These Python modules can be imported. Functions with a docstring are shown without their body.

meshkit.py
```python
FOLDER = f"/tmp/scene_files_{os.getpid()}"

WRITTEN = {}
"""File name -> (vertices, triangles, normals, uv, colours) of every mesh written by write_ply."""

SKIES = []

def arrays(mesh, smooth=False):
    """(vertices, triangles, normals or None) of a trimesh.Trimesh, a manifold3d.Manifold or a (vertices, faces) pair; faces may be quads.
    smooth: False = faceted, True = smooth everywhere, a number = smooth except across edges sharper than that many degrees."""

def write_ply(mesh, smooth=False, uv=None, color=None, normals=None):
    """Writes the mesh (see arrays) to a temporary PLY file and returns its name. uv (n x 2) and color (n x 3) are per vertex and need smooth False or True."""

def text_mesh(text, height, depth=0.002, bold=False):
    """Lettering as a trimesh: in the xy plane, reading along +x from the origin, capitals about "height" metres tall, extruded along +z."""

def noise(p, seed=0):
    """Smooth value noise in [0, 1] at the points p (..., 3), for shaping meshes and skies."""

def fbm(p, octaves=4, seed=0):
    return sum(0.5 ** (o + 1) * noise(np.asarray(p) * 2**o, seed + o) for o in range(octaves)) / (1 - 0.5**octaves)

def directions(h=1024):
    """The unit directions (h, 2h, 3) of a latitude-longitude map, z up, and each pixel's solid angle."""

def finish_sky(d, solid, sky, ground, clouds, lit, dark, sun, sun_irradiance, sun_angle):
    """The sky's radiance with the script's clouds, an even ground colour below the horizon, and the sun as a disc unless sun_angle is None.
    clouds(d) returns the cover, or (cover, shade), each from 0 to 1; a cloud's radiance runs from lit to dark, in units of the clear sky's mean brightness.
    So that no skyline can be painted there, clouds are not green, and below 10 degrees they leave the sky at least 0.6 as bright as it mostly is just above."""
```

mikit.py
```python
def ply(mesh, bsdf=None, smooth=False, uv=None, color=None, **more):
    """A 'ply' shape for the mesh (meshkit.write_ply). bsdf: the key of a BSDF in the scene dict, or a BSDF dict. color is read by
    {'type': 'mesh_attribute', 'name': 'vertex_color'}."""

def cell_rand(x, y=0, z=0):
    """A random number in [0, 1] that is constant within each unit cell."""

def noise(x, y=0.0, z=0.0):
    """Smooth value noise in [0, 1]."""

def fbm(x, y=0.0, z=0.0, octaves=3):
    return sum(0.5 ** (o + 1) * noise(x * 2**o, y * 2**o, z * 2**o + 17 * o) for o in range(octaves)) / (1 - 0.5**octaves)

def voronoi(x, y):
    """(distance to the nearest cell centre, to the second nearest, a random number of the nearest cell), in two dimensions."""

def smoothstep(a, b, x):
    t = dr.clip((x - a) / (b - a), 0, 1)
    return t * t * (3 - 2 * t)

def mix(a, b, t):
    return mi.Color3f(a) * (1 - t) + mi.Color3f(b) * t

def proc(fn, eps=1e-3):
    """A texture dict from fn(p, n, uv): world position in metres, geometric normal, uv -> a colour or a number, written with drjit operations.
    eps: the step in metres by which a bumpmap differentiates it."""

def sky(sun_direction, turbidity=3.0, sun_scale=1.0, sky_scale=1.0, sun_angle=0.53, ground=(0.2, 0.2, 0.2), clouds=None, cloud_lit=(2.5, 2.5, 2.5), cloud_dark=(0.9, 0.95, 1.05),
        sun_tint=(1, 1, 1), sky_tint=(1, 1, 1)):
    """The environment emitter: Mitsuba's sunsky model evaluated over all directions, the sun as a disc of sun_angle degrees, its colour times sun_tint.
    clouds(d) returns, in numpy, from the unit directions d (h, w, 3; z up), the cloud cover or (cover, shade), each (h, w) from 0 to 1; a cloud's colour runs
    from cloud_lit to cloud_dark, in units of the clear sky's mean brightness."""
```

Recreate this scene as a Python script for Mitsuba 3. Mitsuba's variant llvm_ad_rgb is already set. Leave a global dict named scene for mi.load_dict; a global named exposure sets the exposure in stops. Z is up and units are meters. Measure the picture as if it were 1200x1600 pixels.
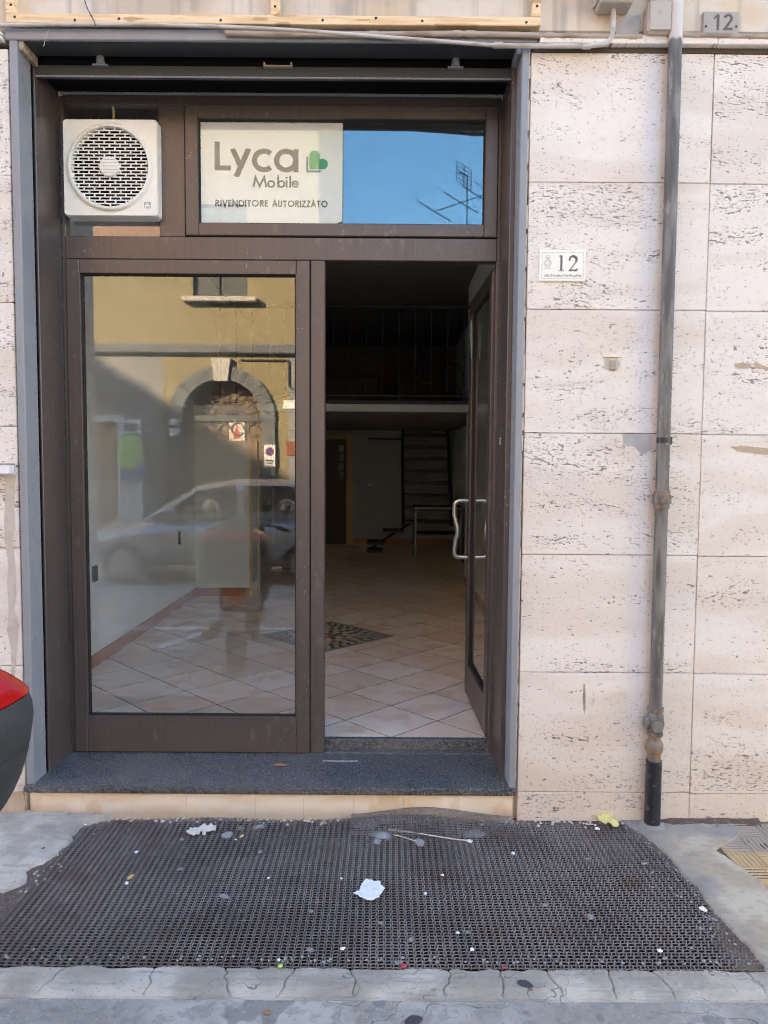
import math, random
import numpy as np, trimesh, shapely
import drjit as dr
import mitsuba as mi
import mikit, meshkit
from shapely.geometry import Polygon, LineString, Point, box as sbox
from shapely.ops import unary_union
from shapely import affinity
from scipy.spatial import ConvexHull
from mikit import noise, fbm, voronoi, cell_rand, smoothstep, mix, proc

T = mi.ScalarTransform4f
rng = np.random.default_rng(12)
random.seed(5)

# ------------------------------------------------------------------ camera, sky, exposure
scene, labels = {}, {}
PITCH, ROLL = math.radians(3.63), math.radians(0.40)
fw = np.array([0, math.cos(PITCH), -math.sin(PITCH)])
U0 = np.array([0, math.sin(PITCH), math.cos(PITCH)])
up = -math.sin(ROLL) * np.array([1.0, 0, 0]) + math.cos(ROLL) * U0
CAM = np.array([0, -3.36, 1.6])
scene['camera'] = {'type': 'perspective', 'fov': 2 * math.degrees(math.atan(600 / 1160)), 'fov_axis': 'x', 'near_clip': 0.02, 'far_clip': 1000.0,
                   'to_world': T().look_at(origin=CAM.tolist(), target=(CAM + fw).tolist(), up=up.tolist())}
scene['sky'] = mikit.sky((-0.85, 0.60, 0.52), turbidity=3.0, sky_tint=(1.0, 0.99, 0.99))
exposure = 4.95

# ------------------------------------------------------------------ materials
def rgb(*c):
    return {'type': 'rgb', 'value': list(c)}

def mat(name, color, rough=0.6, metal=0.0, spec=0.5, bump=None, two=True, **kw):
    if isinstance(color, (tuple, list)):
        color = rgb(*color)
    b = {'type': 'principled', 'base_color': color, 'roughness': rough, 'metallic': metal, 'specular': spec, **kw}
    if bump:
        b = {'type': 'bumpmap', 'arbitrary': proc(bump[0], eps=bump[2] if len(bump) > 2 else 1e-3), 'scale': bump[1], 'bsdf': b}
    scene[name] = {'type': 'twosided', 'bsdf': b} if two else b
    return name

def pits(p):
    # travertine: elongated pores gathered in beds, each slab with its own offset
    cx, cz = dr.floor((p.x - 1.429) / 0.802), dr.floor((p.z - 0.1) / 0.5505)
    o = cell_rand(cx, cz, 4) * 37.0
    w = (fbm(p.x * 3 + o, p.z * 3, 2.0) - 0.5)
    tilt = (cell_rand(cx, cz, 9) - 0.5) * 0.5
    zz = p.z + w * 0.10 + p.x * tilt * 0.45
    bed = smoothstep(0.42, 0.72, noise(p.x * 2.2 + o, zz * 13.0, 3.0)) * smoothstep(0.25, 0.6, noise(p.x * 5 + o, p.z * 5, 9.0))
    bed = bed + 0.35 * smoothstep(0.35, 0.8, noise(p.x * 3.1 - o, p.z * 3.3, 5.0))
    n1 = noise(p.x * 50 + o * 5, zz * 215, 1.0) * 0.75 + 0.25 * noise(p.x * 150, zz * 300, 5.0)
    n2 = noise(p.x * 120 + o * 3, zz * 300, 7.0)
    a = smoothstep(0.845 - 0.115 * bed, 0.875 - 0.115 * bed, n1)
    b = smoothstep(0.875 - 0.13 * bed, 0.945 - 0.13 * bed, n2)
    return a, b, o, zz

def trav_color(p, n, uv):
    a, b, o, zz = pits(p)
    tone = fbm(p.x * 1.6 + o, zz * 9.0, 1.0)
    c = mix((0.68, 0.60, 0.515), (0.76, 0.70, 0.625), smoothstep(0.25, 0.65, tone))
    blot = fbm(p.x * 4 + o, p.z * 4, 4.0, 4)
    c = mix(c, (0.62, 0.57, 0.52), 0.35 * smoothstep(0.5, 0.8, blot))
    c = mix(c, (0.62, 0.52, 0.42), 0.3 * smoothstep(0.55, 0.85, fbm(p.x * 2.3 + 4, p.z * 6, 8.0)))
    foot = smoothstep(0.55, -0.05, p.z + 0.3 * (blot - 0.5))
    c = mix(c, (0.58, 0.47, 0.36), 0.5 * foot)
    # bluish shade beside the pipe painted into the stone, then a rust stain
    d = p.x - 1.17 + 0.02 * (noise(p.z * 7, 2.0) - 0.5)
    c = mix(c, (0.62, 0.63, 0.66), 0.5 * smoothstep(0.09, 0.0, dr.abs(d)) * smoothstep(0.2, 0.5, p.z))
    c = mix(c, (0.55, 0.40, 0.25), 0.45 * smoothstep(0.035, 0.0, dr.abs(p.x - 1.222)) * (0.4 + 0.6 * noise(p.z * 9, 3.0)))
    c = mix(c, (0.36, 0.32, 0.28), 0.75 * b)
    return mix(c, (0.12, 0.097, 0.08), 0.80 * a)

def trav_bump(p, n, uv):
    a, b, o, zz = pits(p)
    return -(a + 0.5 * b) + 0.15 * noise(p.x * 160, p.z * 160, 2.0)

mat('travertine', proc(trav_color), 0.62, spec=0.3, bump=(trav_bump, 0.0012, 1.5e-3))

def plaster_color(p, n, uv):
    a = fbm(p.x * 3, p.z * 3, 1.0, 4)
    c = mix((0.64, 0.56, 0.46), (0.50, 0.42, 0.33), smoothstep(0.35, 0.75, a))
    run = fbm(p.x * 26, p.z * 1.6, 6.0, 3)
    c = mix(c, (0.30, 0.26, 0.21), 0.55 * smoothstep(0.5, 0.8, run))
    return mix(c, (0.62, 0.46, 0.28), 0.5 * smoothstep(0.55, 0.8, fbm(p.x * 5 + 9, p.z * 9, 3.0)))

mat('old_plaster', proc(plaster_color), 0.9, spec=0.1, bump=(lambda p, n, uv: fbm(p.x * 40, p.z * 40, p.y * 40, 4), 0.004))
mat('plain_plaster', (0.50, 0.44, 0.36), 0.9, spec=0.1)

def steel_color(p, n, uv):
    a = fbm(p.x * 9, p.z * 2.2 + p.y * 9, 1.0, 4)
    c = mix((0.215, 0.225, 0.24), (0.27, 0.28, 0.295), a)
    return mix(c, (0.20, 0.15, 0.11), 0.5 * smoothstep(0.66, 0.8, fbm(p.x * 30, p.z * 14, p.y * 30, 3)))

mat('grey_steel', proc(steel_color), 0.42, spec=0.5)
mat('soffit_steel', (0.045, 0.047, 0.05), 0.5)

def alu_color(p, n, uv):
    st = noise(p.x * 300 + p.y * 300, p.z * 6, 1.0)
    c = mix((0.088, 0.070, 0.064), (0.118, 0.097, 0.089), 0.5 * st + 0.5 * fbm(p.x * 5, p.z * 3, p.y * 5))
    dust = smoothstep(0.62, 0.78, fbm(p.x * 24, p.z * 10, p.y * 20, 4))
    c = mix(c, (0.20, 0.17, 0.15), 0.35 * dust)
    sc_ = smoothstep(0.90, 0.94, noise(p.x * 230 + p.y * 230, p.z * 70, 7.0)) * smoothstep(0.55, 0.75, noise(p.x * 9 + 3, p.z * 7, p.y * 9))
    return mix(c, (0.42, 0.38, 0.34), 0.6 * sc_)

mat('brown_aluminium', proc(alu_color), 0.36, metal=0.35, spec=0.6)
mat('dark_rubber', (0.012, 0.011, 0.010), 0.7)
mat('joint_brown', (0.10, 0.08, 0.065), 0.9, spec=0.1)
mat('black_void', (0.008, 0.007, 0.007), 0.9, spec=0.1)

def granite_color(p, n, uv):
    d1, d2, w = voronoi(p.x * 260 + p.z * 90, p.y * 260 + p.z * 140)
    c = mix((0.035, 0.036, 0.038), (0.19, 0.19, 0.19), smoothstep(0.40, 1.0, w))
    c = mix(c, (0.30, 0.32, 0.34), smoothstep(0.93, 0.97, cell_rand(dr.floor(p.x * 330), dr.floor(p.y * 330 + p.z * 210), 3)))
    dust = fbm(p.x * 5, p.y * 9, 1.0, 4)
    return mix(c, (0.18, 0.17, 0.16), 0.25 * smoothstep(0.4, 0.75, dust))

mat('dark_granite', proc(granite_color), 0.34, spec=0.5)

def riser_color(p, n, uv):
    a = fbm(p.x * 6, p.z * 14, 1.0, 4)
    c = mix((0.72, 0.59, 0.43), (0.78, 0.69, 0.56), smoothstep(0.3, 0.7, a))
    c = mix(c, (0.58, 0.38, 0.20), 0.5 * smoothstep(0.58, 0.8, fbm(p.x * 9 + 3, p.z * 5, 2.0, 4)))
    return mix(c, (0.32, 0.25, 0.18), 0.6 * smoothstep(0.035, -0.03, p.z + 0.03 * (a - 0.5)))

mat('riser_stone', proc(riser_color), 0.6, spec=0.3, bump=(lambda p, n, uv: fbm(p.x * 60, p.z * 60, 1.0, 3), 0.0015))

def conc_color(p, n, uv):
    a = fbm(p.x * 7, p.y * 7, 1.0, 4)
    c = mix((0.35, 0.315, 0.265), (0.53, 0.485, 0.415), smoothstep(0.3, 0.7, a))
    c = mix(c, (0.25, 0.235, 0.215), 0.5 * smoothstep(0.55, 0.8, fbm(p.x * 8 + 3, p.y * 70, 2.0, 3)))
    c = mix(c, (0.38, 0.33, 0.26), 0.6 * smoothstep(0.5, 0.75, fbm(p.x * 3.3 + 7, p.y * 5, 3.0)) * smoothstep(0.2, 0.7, p.x))
    sp = noise(p.x * 190, p.y * 190, 2.0)
    c = mix(c, (0.20, 0.19, 0.175), 0.6 * smoothstep(0.84, 0.94, sp))
    cr = dr.abs(fbm(p.x * 6 + 11, p.y * 9, 5.0, 4) - 0.5)
    return mix(c, (0.10, 0.09, 0.08), 0.75 * smoothstep(0.007, 0.001, cr) * smoothstep(0.45, 0.6, noise(p.x * 4, p.y * 5, 8.0)))

def conc_bump(p, n, uv):
    return fbm(p.x * 60, p.y * 60, p.z * 60, 4)

mat('kerb_concrete', proc(conc_color), 0.85, spec=0.2, bump=(conc_bump, 0.010))

def apron_color(p, n, uv):
    a = fbm(p.x * 6, p.y * 6, 2.0, 4)
    c = mix((0.40, 0.335, 0.245), (0.52, 0.45, 0.345), smoothstep(0.3, 0.7, a))
    c = mix(c, (0.25, 0.24, 0.23), 0.75 * smoothstep(0.45, 0.68, fbm(p.x * 4 + 3, p.y * 4, 6.0) + 0.35 * smoothstep(-0.35, 0.0, p.y)))
    st = noise(p.x * 14 + p.y * 60, p.y * 14 - p.x * 30, 3.0)
    c = mix(c, (0.24, 0.21, 0.17), 0.3 * smoothstep(0.6, 0.9, st))
    edge = smoothstep(1.34, 1.22, p.x + 0.1 * (noise(p.x * 30, p.y * 30, 1.0) - 0.5))
    c = mix(c, (0.22, 0.20, 0.18), 0.5 * edge)
    cr = dr.abs(fbm(p.x * 2.2 + 1, p.y * 7, 5.0, 4) - 0.5)
    return mix(c, (0.09, 0.08, 0.07), 0.8 * smoothstep(0.008, 0.001, cr) * smoothstep(0.5, 0.6, noise(p.x * 3, p.y * 4, 8.0)))

mat('apron_concrete', proc(apron_color), 0.8, spec=0.25, bump=(conc_bump, 0.004))

def road_color(p, n, uv):
    a = fbm(p.x * 5, p.y * 5, 3.0, 4)
    c = mix((0.31, 0.29, 0.255), (0.475, 0.445, 0.395), smoothstep(0.3, 0.72, a))
    c = mix(c, (0.235, 0.225, 0.21), 0.5 * smoothstep(0.5, 0.7, fbm(p.x * 30, p.y * 42, 2.0, 4)))
    ck = dr.abs(fbm(p.x * 3 + 5, p.y * 4, 5.0, 4) - 0.5)
    c = mix(c, (0.10, 0.095, 0.09), 0.7 * smoothstep(0.005, 0.001, ck) * smoothstep(0.4, 0.6, noise(p.x * 3, p.y * 4, 2.0)))
    sp = noise(p.x * 150, p.y * 150, 2.0)
    c = mix(c, (0.42, 0.42, 0.41), 0.5 * smoothstep(0.72, 0.9, sp))
    c = mix(c, (0.17, 0.165, 0.16), 0.5 * smoothstep(0.8, 0.95, noise(p.x * 130 + 9, p.y * 130, 4.0)))
    return mix(c, (0.17, 0.165, 0.16), 0.6 * smoothstep(0.72, 0.78, fbm(p.x * 9 + 2, p.y * 9, 7.0)))

mat('road_surface', proc(road_color), 0.85, spec=0.2, bump=(lambda p, n, uv: fbm(p.x * 80, p.y * 80, 1.0, 4), 0.007))

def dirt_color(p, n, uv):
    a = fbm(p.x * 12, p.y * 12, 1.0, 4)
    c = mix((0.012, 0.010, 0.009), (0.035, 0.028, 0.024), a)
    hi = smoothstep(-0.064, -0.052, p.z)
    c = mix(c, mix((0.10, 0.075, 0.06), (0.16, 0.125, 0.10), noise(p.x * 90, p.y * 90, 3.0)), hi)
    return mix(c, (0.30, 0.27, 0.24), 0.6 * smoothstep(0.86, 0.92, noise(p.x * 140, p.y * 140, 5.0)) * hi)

mat('dirt', proc(dirt_color), 0.95, spec=0.1, bump=(conc_bump, 0.006))

def wire_color(p, n, uv):
    a = fbm(p.x * 5, p.y * 5, 2.0, 4)
    c = mix((0.165, 0.140, 0.128), (0.235, 0.203, 0.187), smoothstep(0.25, 0.75, a))
    c = mix(c, (0.36, 0.33, 0.30), 0.25 * smoothstep(0.6, 0.85, noise(p.x * 60, p.y * 35, 4.0)))
    return mix(c, (0.14, 0.085, 0.055), 0.5 * smoothstep(0.62, 0.8, fbm(p.x * 4 + 7, p.y * 6, 8.0)))

mat('mesh_wire', proc(wire_color), 0.55, spec=0.4)

def timber_color(p, n, uv):
    g = fbm(p.x * 7 + 30 * fbm(p.x * 1.5, p.z * 20, 1.0) * 0.05, p.z * 130, 2.0, 3)
    c = mix((0.66, 0.45, 0.24), (0.78, 0.59, 0.36), smoothstep(0.3, 0.7, g))
    return mix(c, (0.40, 0.23, 0.10), 0.7 * smoothstep(0.80, 0.86, noise(p.x * 9, p.z * 60, 5.0)))

mat('pine_timber', proc(timber_color), 0.6, spec=0.3)

def pipe_color(p, n, uv):
    a = fbm(p.x * 40, p.z * 7, p.y * 40, 4)
    c = mix((0.085, 0.078, 0.070), (0.185, 0.172, 0.155), smoothstep(0.3, 0.7, a))
    c = mix(c, (0.26, 0.25, 0.235), 0.6 * smoothstep(0.64, 0.72, fbm(p.x * 50, p.z * 14, p.y * 50 + 5, 4)))
    c = mix(c, (0.24, 0.13, 0.07), 0.7 * smoothstep(0.56, 0.72, fbm(p.x * 24 + 5, p.z * 24, 3.0, 3)) * smoothstep(0.75, 0.3, p.z))
    c = mix(c, (0.30, 0.15, 0.07), 0.7 * smoothstep(0.5, 0.7, fbm(p.x * 60 + 5, p.z * 60, 3.0, 3)) * smoothstep(0.07, 0.02, dr.abs(p.z - 1.445)))
    top = smoothstep(3.425, 3.44, p.z + 0.02 * noise(p.x * 60, 1.0))
    return mix(c, (0.55, 0.51, 0.45), top)

mat('painted_pipe', proc(pipe_color), 0.5, spec=0.5)
mat('rusty_brass', proc(lambda p, n, uv: mix((0.30, 0.19, 0.11), (0.20, 0.17, 0.15), smoothstep(0.35, 0.65, fbm(p.x * 40, p.y * 40, p.z * 40, 3)))), 0.5, metal=0.4)
mat('black_pipe', proc(lambda p, n, uv: mix((0.020, 0.022, 0.027), (0.12, 0.12, 0.12), 0.6 * smoothstep(0.6, 0.75, fbm(p.x * 30, p.z * 50, p.y * 30, 3)))), 0.35)
mat('conduit_grey', proc(lambda p, n, uv: mix((0.50, 0.47, 0.43), (0.34, 0.29, 0.24), smoothstep(0.4, 0.75, fbm(p.x * 12, p.z * 40, p.y * 40, 3)))), 0.5)
mat('conduit_brown', proc(lambda p, n, uv: mix((0.38, 0.31, 0.24), (0.24, 0.18, 0.13), smoothstep(0.4, 0.75, fbm(p.x * 9, p.z * 40, p.y * 40, 3)))), 0.6)
mat('box_plastic', (0.42, 0.37, 0.31), 0.5)
mat('white_plastic', (0.80, 0.78, 0.70), 0.38)
mat('plate_white', (0.80, 0.78, 0.70), 0.3)
mat('plate_stone', (0.36, 0.33, 0.29), 0.7)
mat('sign_white', (0.76, 0.73, 0.69), 0.6, spec=0.2)
mat('ink_dark', (0.035, 0.030, 0.033), 0.6, spec=0.2)
mat('ink_grey', (0.13, 0.115, 0.105), 0.7, spec=0.2)
mat('ink_pale', (0.38, 0.39, 0.36), 0.6, spec=0.2)
mat('ink_green', (0.03, 0.27, 0.10), 0.6, spec=0.2)
mat('ink_violet', (0.055, 0.055, 0.20), 0.6, spec=0.2)
mat('mortar_grey', proc(lambda p, n, uv: mix((0.34, 0.33, 0.33), (0.46, 0.44, 0.42), fbm(p.x * 30, p.z * 30, 1.0, 3))), 0.9, spec=0.1)
mat('mortar_tan', proc(lambda p, n, uv: mix((0.42, 0.31, 0.20), (0.52, 0.43, 0.32), fbm(p.x * 40, p.z * 40, 1.0, 3))), 0.9, spec=0.1)
mat('mortar_beige', proc(lambda p, n, uv: mix((0.46, 0.40, 0.33), (0.58, 0.52, 0.45), fbm(p.x * 40, p.z * 30, 1.0, 3))), 0.9, spec=0.1)

def floor_tile_color(p, n, uv):
    u, v = (p.x - 0.047) / 0.516 + (p.y - 0.98) / 0.516, (p.x - 0.047) / 0.516 - (p.y - 0.98) / 0.516
    r = cell_rand(dr.floor(u), dr.floor(v), 1)
    a = fbm(p.x * 5 + 9 * r, p.y * 5, 2.0, 4)
    c = mix((0.74, 0.585, 0.455), (0.83, 0.725, 0.615), smoothstep(0.25, 0.75, 0.6 * a + 0.4 * r))
    return mix(c, (0.58, 0.37, 0.23), 0.45 * smoothstep(0.5, 0.8, fbm(p.x * 9 + 20 * r, p.y * 9, 5.0, 3)))

mat('peach_tile', proc(floor_tile_color), 0.38, spec=0.4)
mat('dark_grout', (0.075, 0.070, 0.068), 0.9)
mat('terracotta', (0.42, 0.20, 0.095), 0.45)
mat('mosaic_dark', (0.035, 0.037, 0.035), 0.5)
mat('mosaic_light', (0.52, 0.45, 0.36), 0.5)
mat('mosaic_brown', (0.24, 0.085, 0.04), 0.5)

def wall_paint(p, n, uv):
    a = fbm(p.x * 3, p.y * 3, p.z * 3, 3)
    return mix((0.74, 0.80, 0.78), (0.82, 0.87, 0.85), a)

mat('interior_paint', proc(wall_paint), 0.85, spec=0.2)
mat('cream_paint', (0.62, 0.50, 0.28), 0.85, spec=0.2)
mat('back_shade_paint', (0.46, 0.48, 0.47), 0.9, spec=0.1)  # darker wall paint: the deep room's shade put into the colour
mat('ceiling_paint', (0.17, 0.155, 0.14), 0.9, spec=0.1)  # darkened as well, shade of the room's depth in the colour
mat('dull_metal', (0.20, 0.185, 0.165), 0.4, metal=0.5)
mat('loft_shade_brown', (0.20, 0.18, 0.155), 0.9, spec=0.1)  # the loft's deep shade put into the colour, also under the deck
mat('rail_steel', (0.05, 0.05, 0.048), 0.5)
mat('black_steel', (0.018, 0.018, 0.020), 0.4)
mat('dark_wood', (0.055, 0.028, 0.018), 0.5)
mat('pale_metal', (0.45, 0.42, 0.38), 0.35, metal=0.6)
mat('satin_steel', (0.62, 0.60, 0.56), 0.28, metal=0.95)
mat('paper_white', (0.78, 0.79, 0.79), 0.8, spec=0.1)
mat('paper_dirty', (0.62, 0.57, 0.50), 0.9, spec=0.1)
mat('paper_yellow', (0.66, 0.60, 0.26), 0.8, spec=0.1)
mat('lint_grey', (0.30, 0.295, 0.29), 0.95, spec=0.1)
mat('leaf_brown', (0.34, 0.20, 0.10), 0.8, spec=0.1)
mat('litter_green', (0.45, 0.75, 0.10), 0.5)
mat('litter_red', (0.45, 0.05, 0.08), 0.5)
mat('gum_dark', (0.06, 0.06, 0.065), 0.8)
mat('butt_tan', (0.55, 0.38, 0.20), 0.8)
mat('tape_green', (0.50, 0.66, 0.60), 0.6)
# street across
mat('yellow_plaster', proc(lambda p, n, uv: mix((0.265, 0.228, 0.135), (0.315, 0.275, 0.165), fbm(p.x * 2, p.z * 2, 1.0, 4))), 0.9, spec=0.1)
mat('cream_plaster', (0.34, 0.235, 0.19), 0.9, spec=0.1)
mat('grey_plaster', proc(lambda p, n, uv: mix((0.24, 0.25, 0.25), (0.32, 0.32, 0.31), fbm(p.x * 2, p.z * 2, 1.0, 4))), 0.9, spec=0.1)
mat('grey_stone', proc(lambda p, n, uv: mix((0.13, 0.14, 0.15), (0.20, 0.205, 0.21), fbm(p.x * 9, p.z * 9, 1.0, 4))), 0.9, spec=0.1)
mat('pale_stone', (0.50, 0.48, 0.43), 0.9, spec=0.1)
mat('portal_wood', proc(lambda p, n, uv: mix((0.16, 0.11, 0.065), (0.24, 0.17, 0.11), fbm(p.x * 30, p.z * 2, 1.0, 3))), 0.7)
mat('iron', (0.10, 0.10, 0.10), 0.6)
mat('shutter_grey', (0.09, 0.10, 0.10), 0.6)
mat('white_paint', (0.78, 0.78, 0.75), 0.6)
mat('ochre_door', (0.40, 0.30, 0.14), 0.7)
mat('shirt_green', (0.50, 0.80, 0.26), 0.9, spec=0.1)
mat('denim_blue', (0.16, 0.26, 0.48), 0.9, spec=0.1)
mat('poster_red', (0.42, 0.07, 0.03), 0.6)
mat('poster_cream', (0.62, 0.50, 0.40), 0.6)
mat('sign_blue', (0.03, 0.08, 0.40), 0.5)
mat('brick_red', (0.26, 0.10, 0.06), 0.9)
mat('roof_tile', (0.50, 0.24, 0.13), 0.9)
mat('salmon_plaster', (0.66, 0.40, 0.26), 0.9)
mat('antenna_metal', (0.10, 0.10, 0.11), 0.5, metal=0.5)
mat('line_paint', (0.62, 0.64, 0.68), 0.8)
# vehicles
mat('silver_paint', (0.46, 0.48, 0.50), 0.3, metal=0.6, clearcoat=0.8, clearcoat_gloss=0.9)
mat('car_window', (0.03, 0.035, 0.035), 0.08, spec=0.6)
mat('tyre_rubber', (0.022, 0.022, 0.022), 0.8)
mat('scooter_black', (0.025, 0.026, 0.028), 0.35, clearcoat=0.5)
def case_color(p, n, uv):
    return mix((0.032, 0.034, 0.036), (0.060, 0.062, 0.064), fbm(p.x * 9, p.y * 9, p.z * 9, 3))
mat('case_plastic', proc(case_color), 0.48, spec=0.4, bump=(lambda p, n, uv: noise(p.x * 700, p.y * 700, p.z * 700), 0.0006))
mat('red_lens', (0.42, 0.006, 0.005), 0.12, spec=0.6, clearcoat=1.0, clearcoat_gloss=0.95)
mat('chrome', (0.75, 0.75, 0.75), 0.12, metal=1.0)
mat('mirror_glass', (0.85, 0.87, 0.9), 0.03, metal=1.0)
scene['clear_glass'] = {'type': 'thindielectric', 'int_ior': 1.84}
scene['coated_glass'] = {'type': 'thindielectric', 'int_ior': 1.88, 'specular_reflectance': rgb(0.60, 0.90, 1.0)}

# ------------------------------------------------------------------ helpers
def numbered(name):
    if name not in scene and name not in labels and not any(k.startswith(name + '__') for k in USED):
        USED.add(name); return name
    i = 1
    while f'{name}_{i:03d}' in USED:
        i += 1
    USED.add(f'{name}_{i:03d}'); return f'{name}_{i:03d}'
USED = set()

def key_for(name, parent=None):
    full = f'{parent}__{name}' if parent else name
    if full not in USED:
        USED.add(full); return full
    i = 1
    while f'{full}_{i:03d}' in USED:
        i += 1
    USED.add(f'{full}_{i:03d}'); return f'{full}_{i:03d}'

def thing(name, label, cat, group=None):
    k = key_for(name)
    labels[k] = {'label': label, 'category': cat}
    if group:
        labels[k]['group'] = group
    return k

def add(name, mesh, m, parent=None, smooth=False, to=None, label=None, kind=None):
    if isinstance(mesh, list):
        mesh = trimesh.util.concatenate(mesh)
    k = key_for(name, parent)
    scene[k] = mikit.ply(mesh, m, smooth=smooth)
    if to is not None:
        scene[k]['to_world'] = to
    if label or kind:
        labels[k] = {}
        if label: labels[k]['label'] = label
        if kind: labels[k]['kind'] = kind
    return k

def single(name, mesh, m, label, cat, group=None, smooth=False):
    k = add(name, mesh, m, smooth=smooth)
    labels[k] = {'label': label, 'category': cat}
    if group: labels[k]['group'] = group
    return k

def struct(name, mesh, m, smooth=False, label=None):
    return add(name, mesh, m, smooth=smooth, kind='structure', label=label)

def tm(v, f):
    return trimesh.Trimesh(np.asarray(v, float), np.asarray(f, int), process=False)

def hull(pts):
    pts = np.asarray(pts, float)
    h = ConvexHull(pts)
    idx = np.unique(h.simplices)
    remap = -np.ones(len(pts), int); remap[idx] = np.arange(len(idx))
    v, f = pts[idx], remap[h.simplices]
    c = v.mean(0)
    n = np.cross(v[f[:, 1]] - v[f[:, 0]], v[f[:, 2]] - v[f[:, 0]])
    flip = np.einsum('ij,ij->i', n, v[f].mean(1) - c) < 0
    f[flip] = f[flip][:, ::-1]
    return tm(v, f)

def B(x0, x1, y0, y1, z0, z1, c=0.0015):
    c = min(c, 0.45 * min(x1 - x0, y1 - y0, z1 - z0))
    if c <= 0:
        return trimesh.creation.box(bounds=[[x0, y0, z0], [x1, y1, z1]])
    P = []
    for sx, X in ((1, x0), (-1, x1)):
        for sy, Y in ((1, y0), (-1, y1)):
            for sz, Z in ((1, z0), (-1, z1)):
                P += [(X, Y + sy * c, Z + sz * c), (X + sx * c, Y, Z + sz * c), (X + sx * c, Y + sy * c, Z)]
    return hull(P)

def ext(poly, d, y=0.0):
    """polygon in (x, z) extruded from y to y + d, away from the viewer"""
    out = []
    for g in getattr(poly, 'geoms', [poly]):
        if g.is_empty or g.area < 1e-9 or g.geom_type != 'Polygon':
            continue
        m = trimesh.creation.extrude_polygon(g, d, engine='earcut')
        v = m.vertices
        out.append(tm(np.c_[v[:, 0], y + d - v[:, 2], v[:, 1]], m.faces))
    return trimesh.util.concatenate(out)

def extz(poly, z0, z1):
    out = []
    for g in getattr(poly, 'geoms', [poly]):
        if g.geom_type == 'Polygon' and g.area > 1e-7:
            m = trimesh.creation.extrude_polygon(g, z1 - z0, engine='earcut'); m.apply_translation([0, 0, z0]); out.append(m)
    return trimesh.util.concatenate(out)

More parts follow.
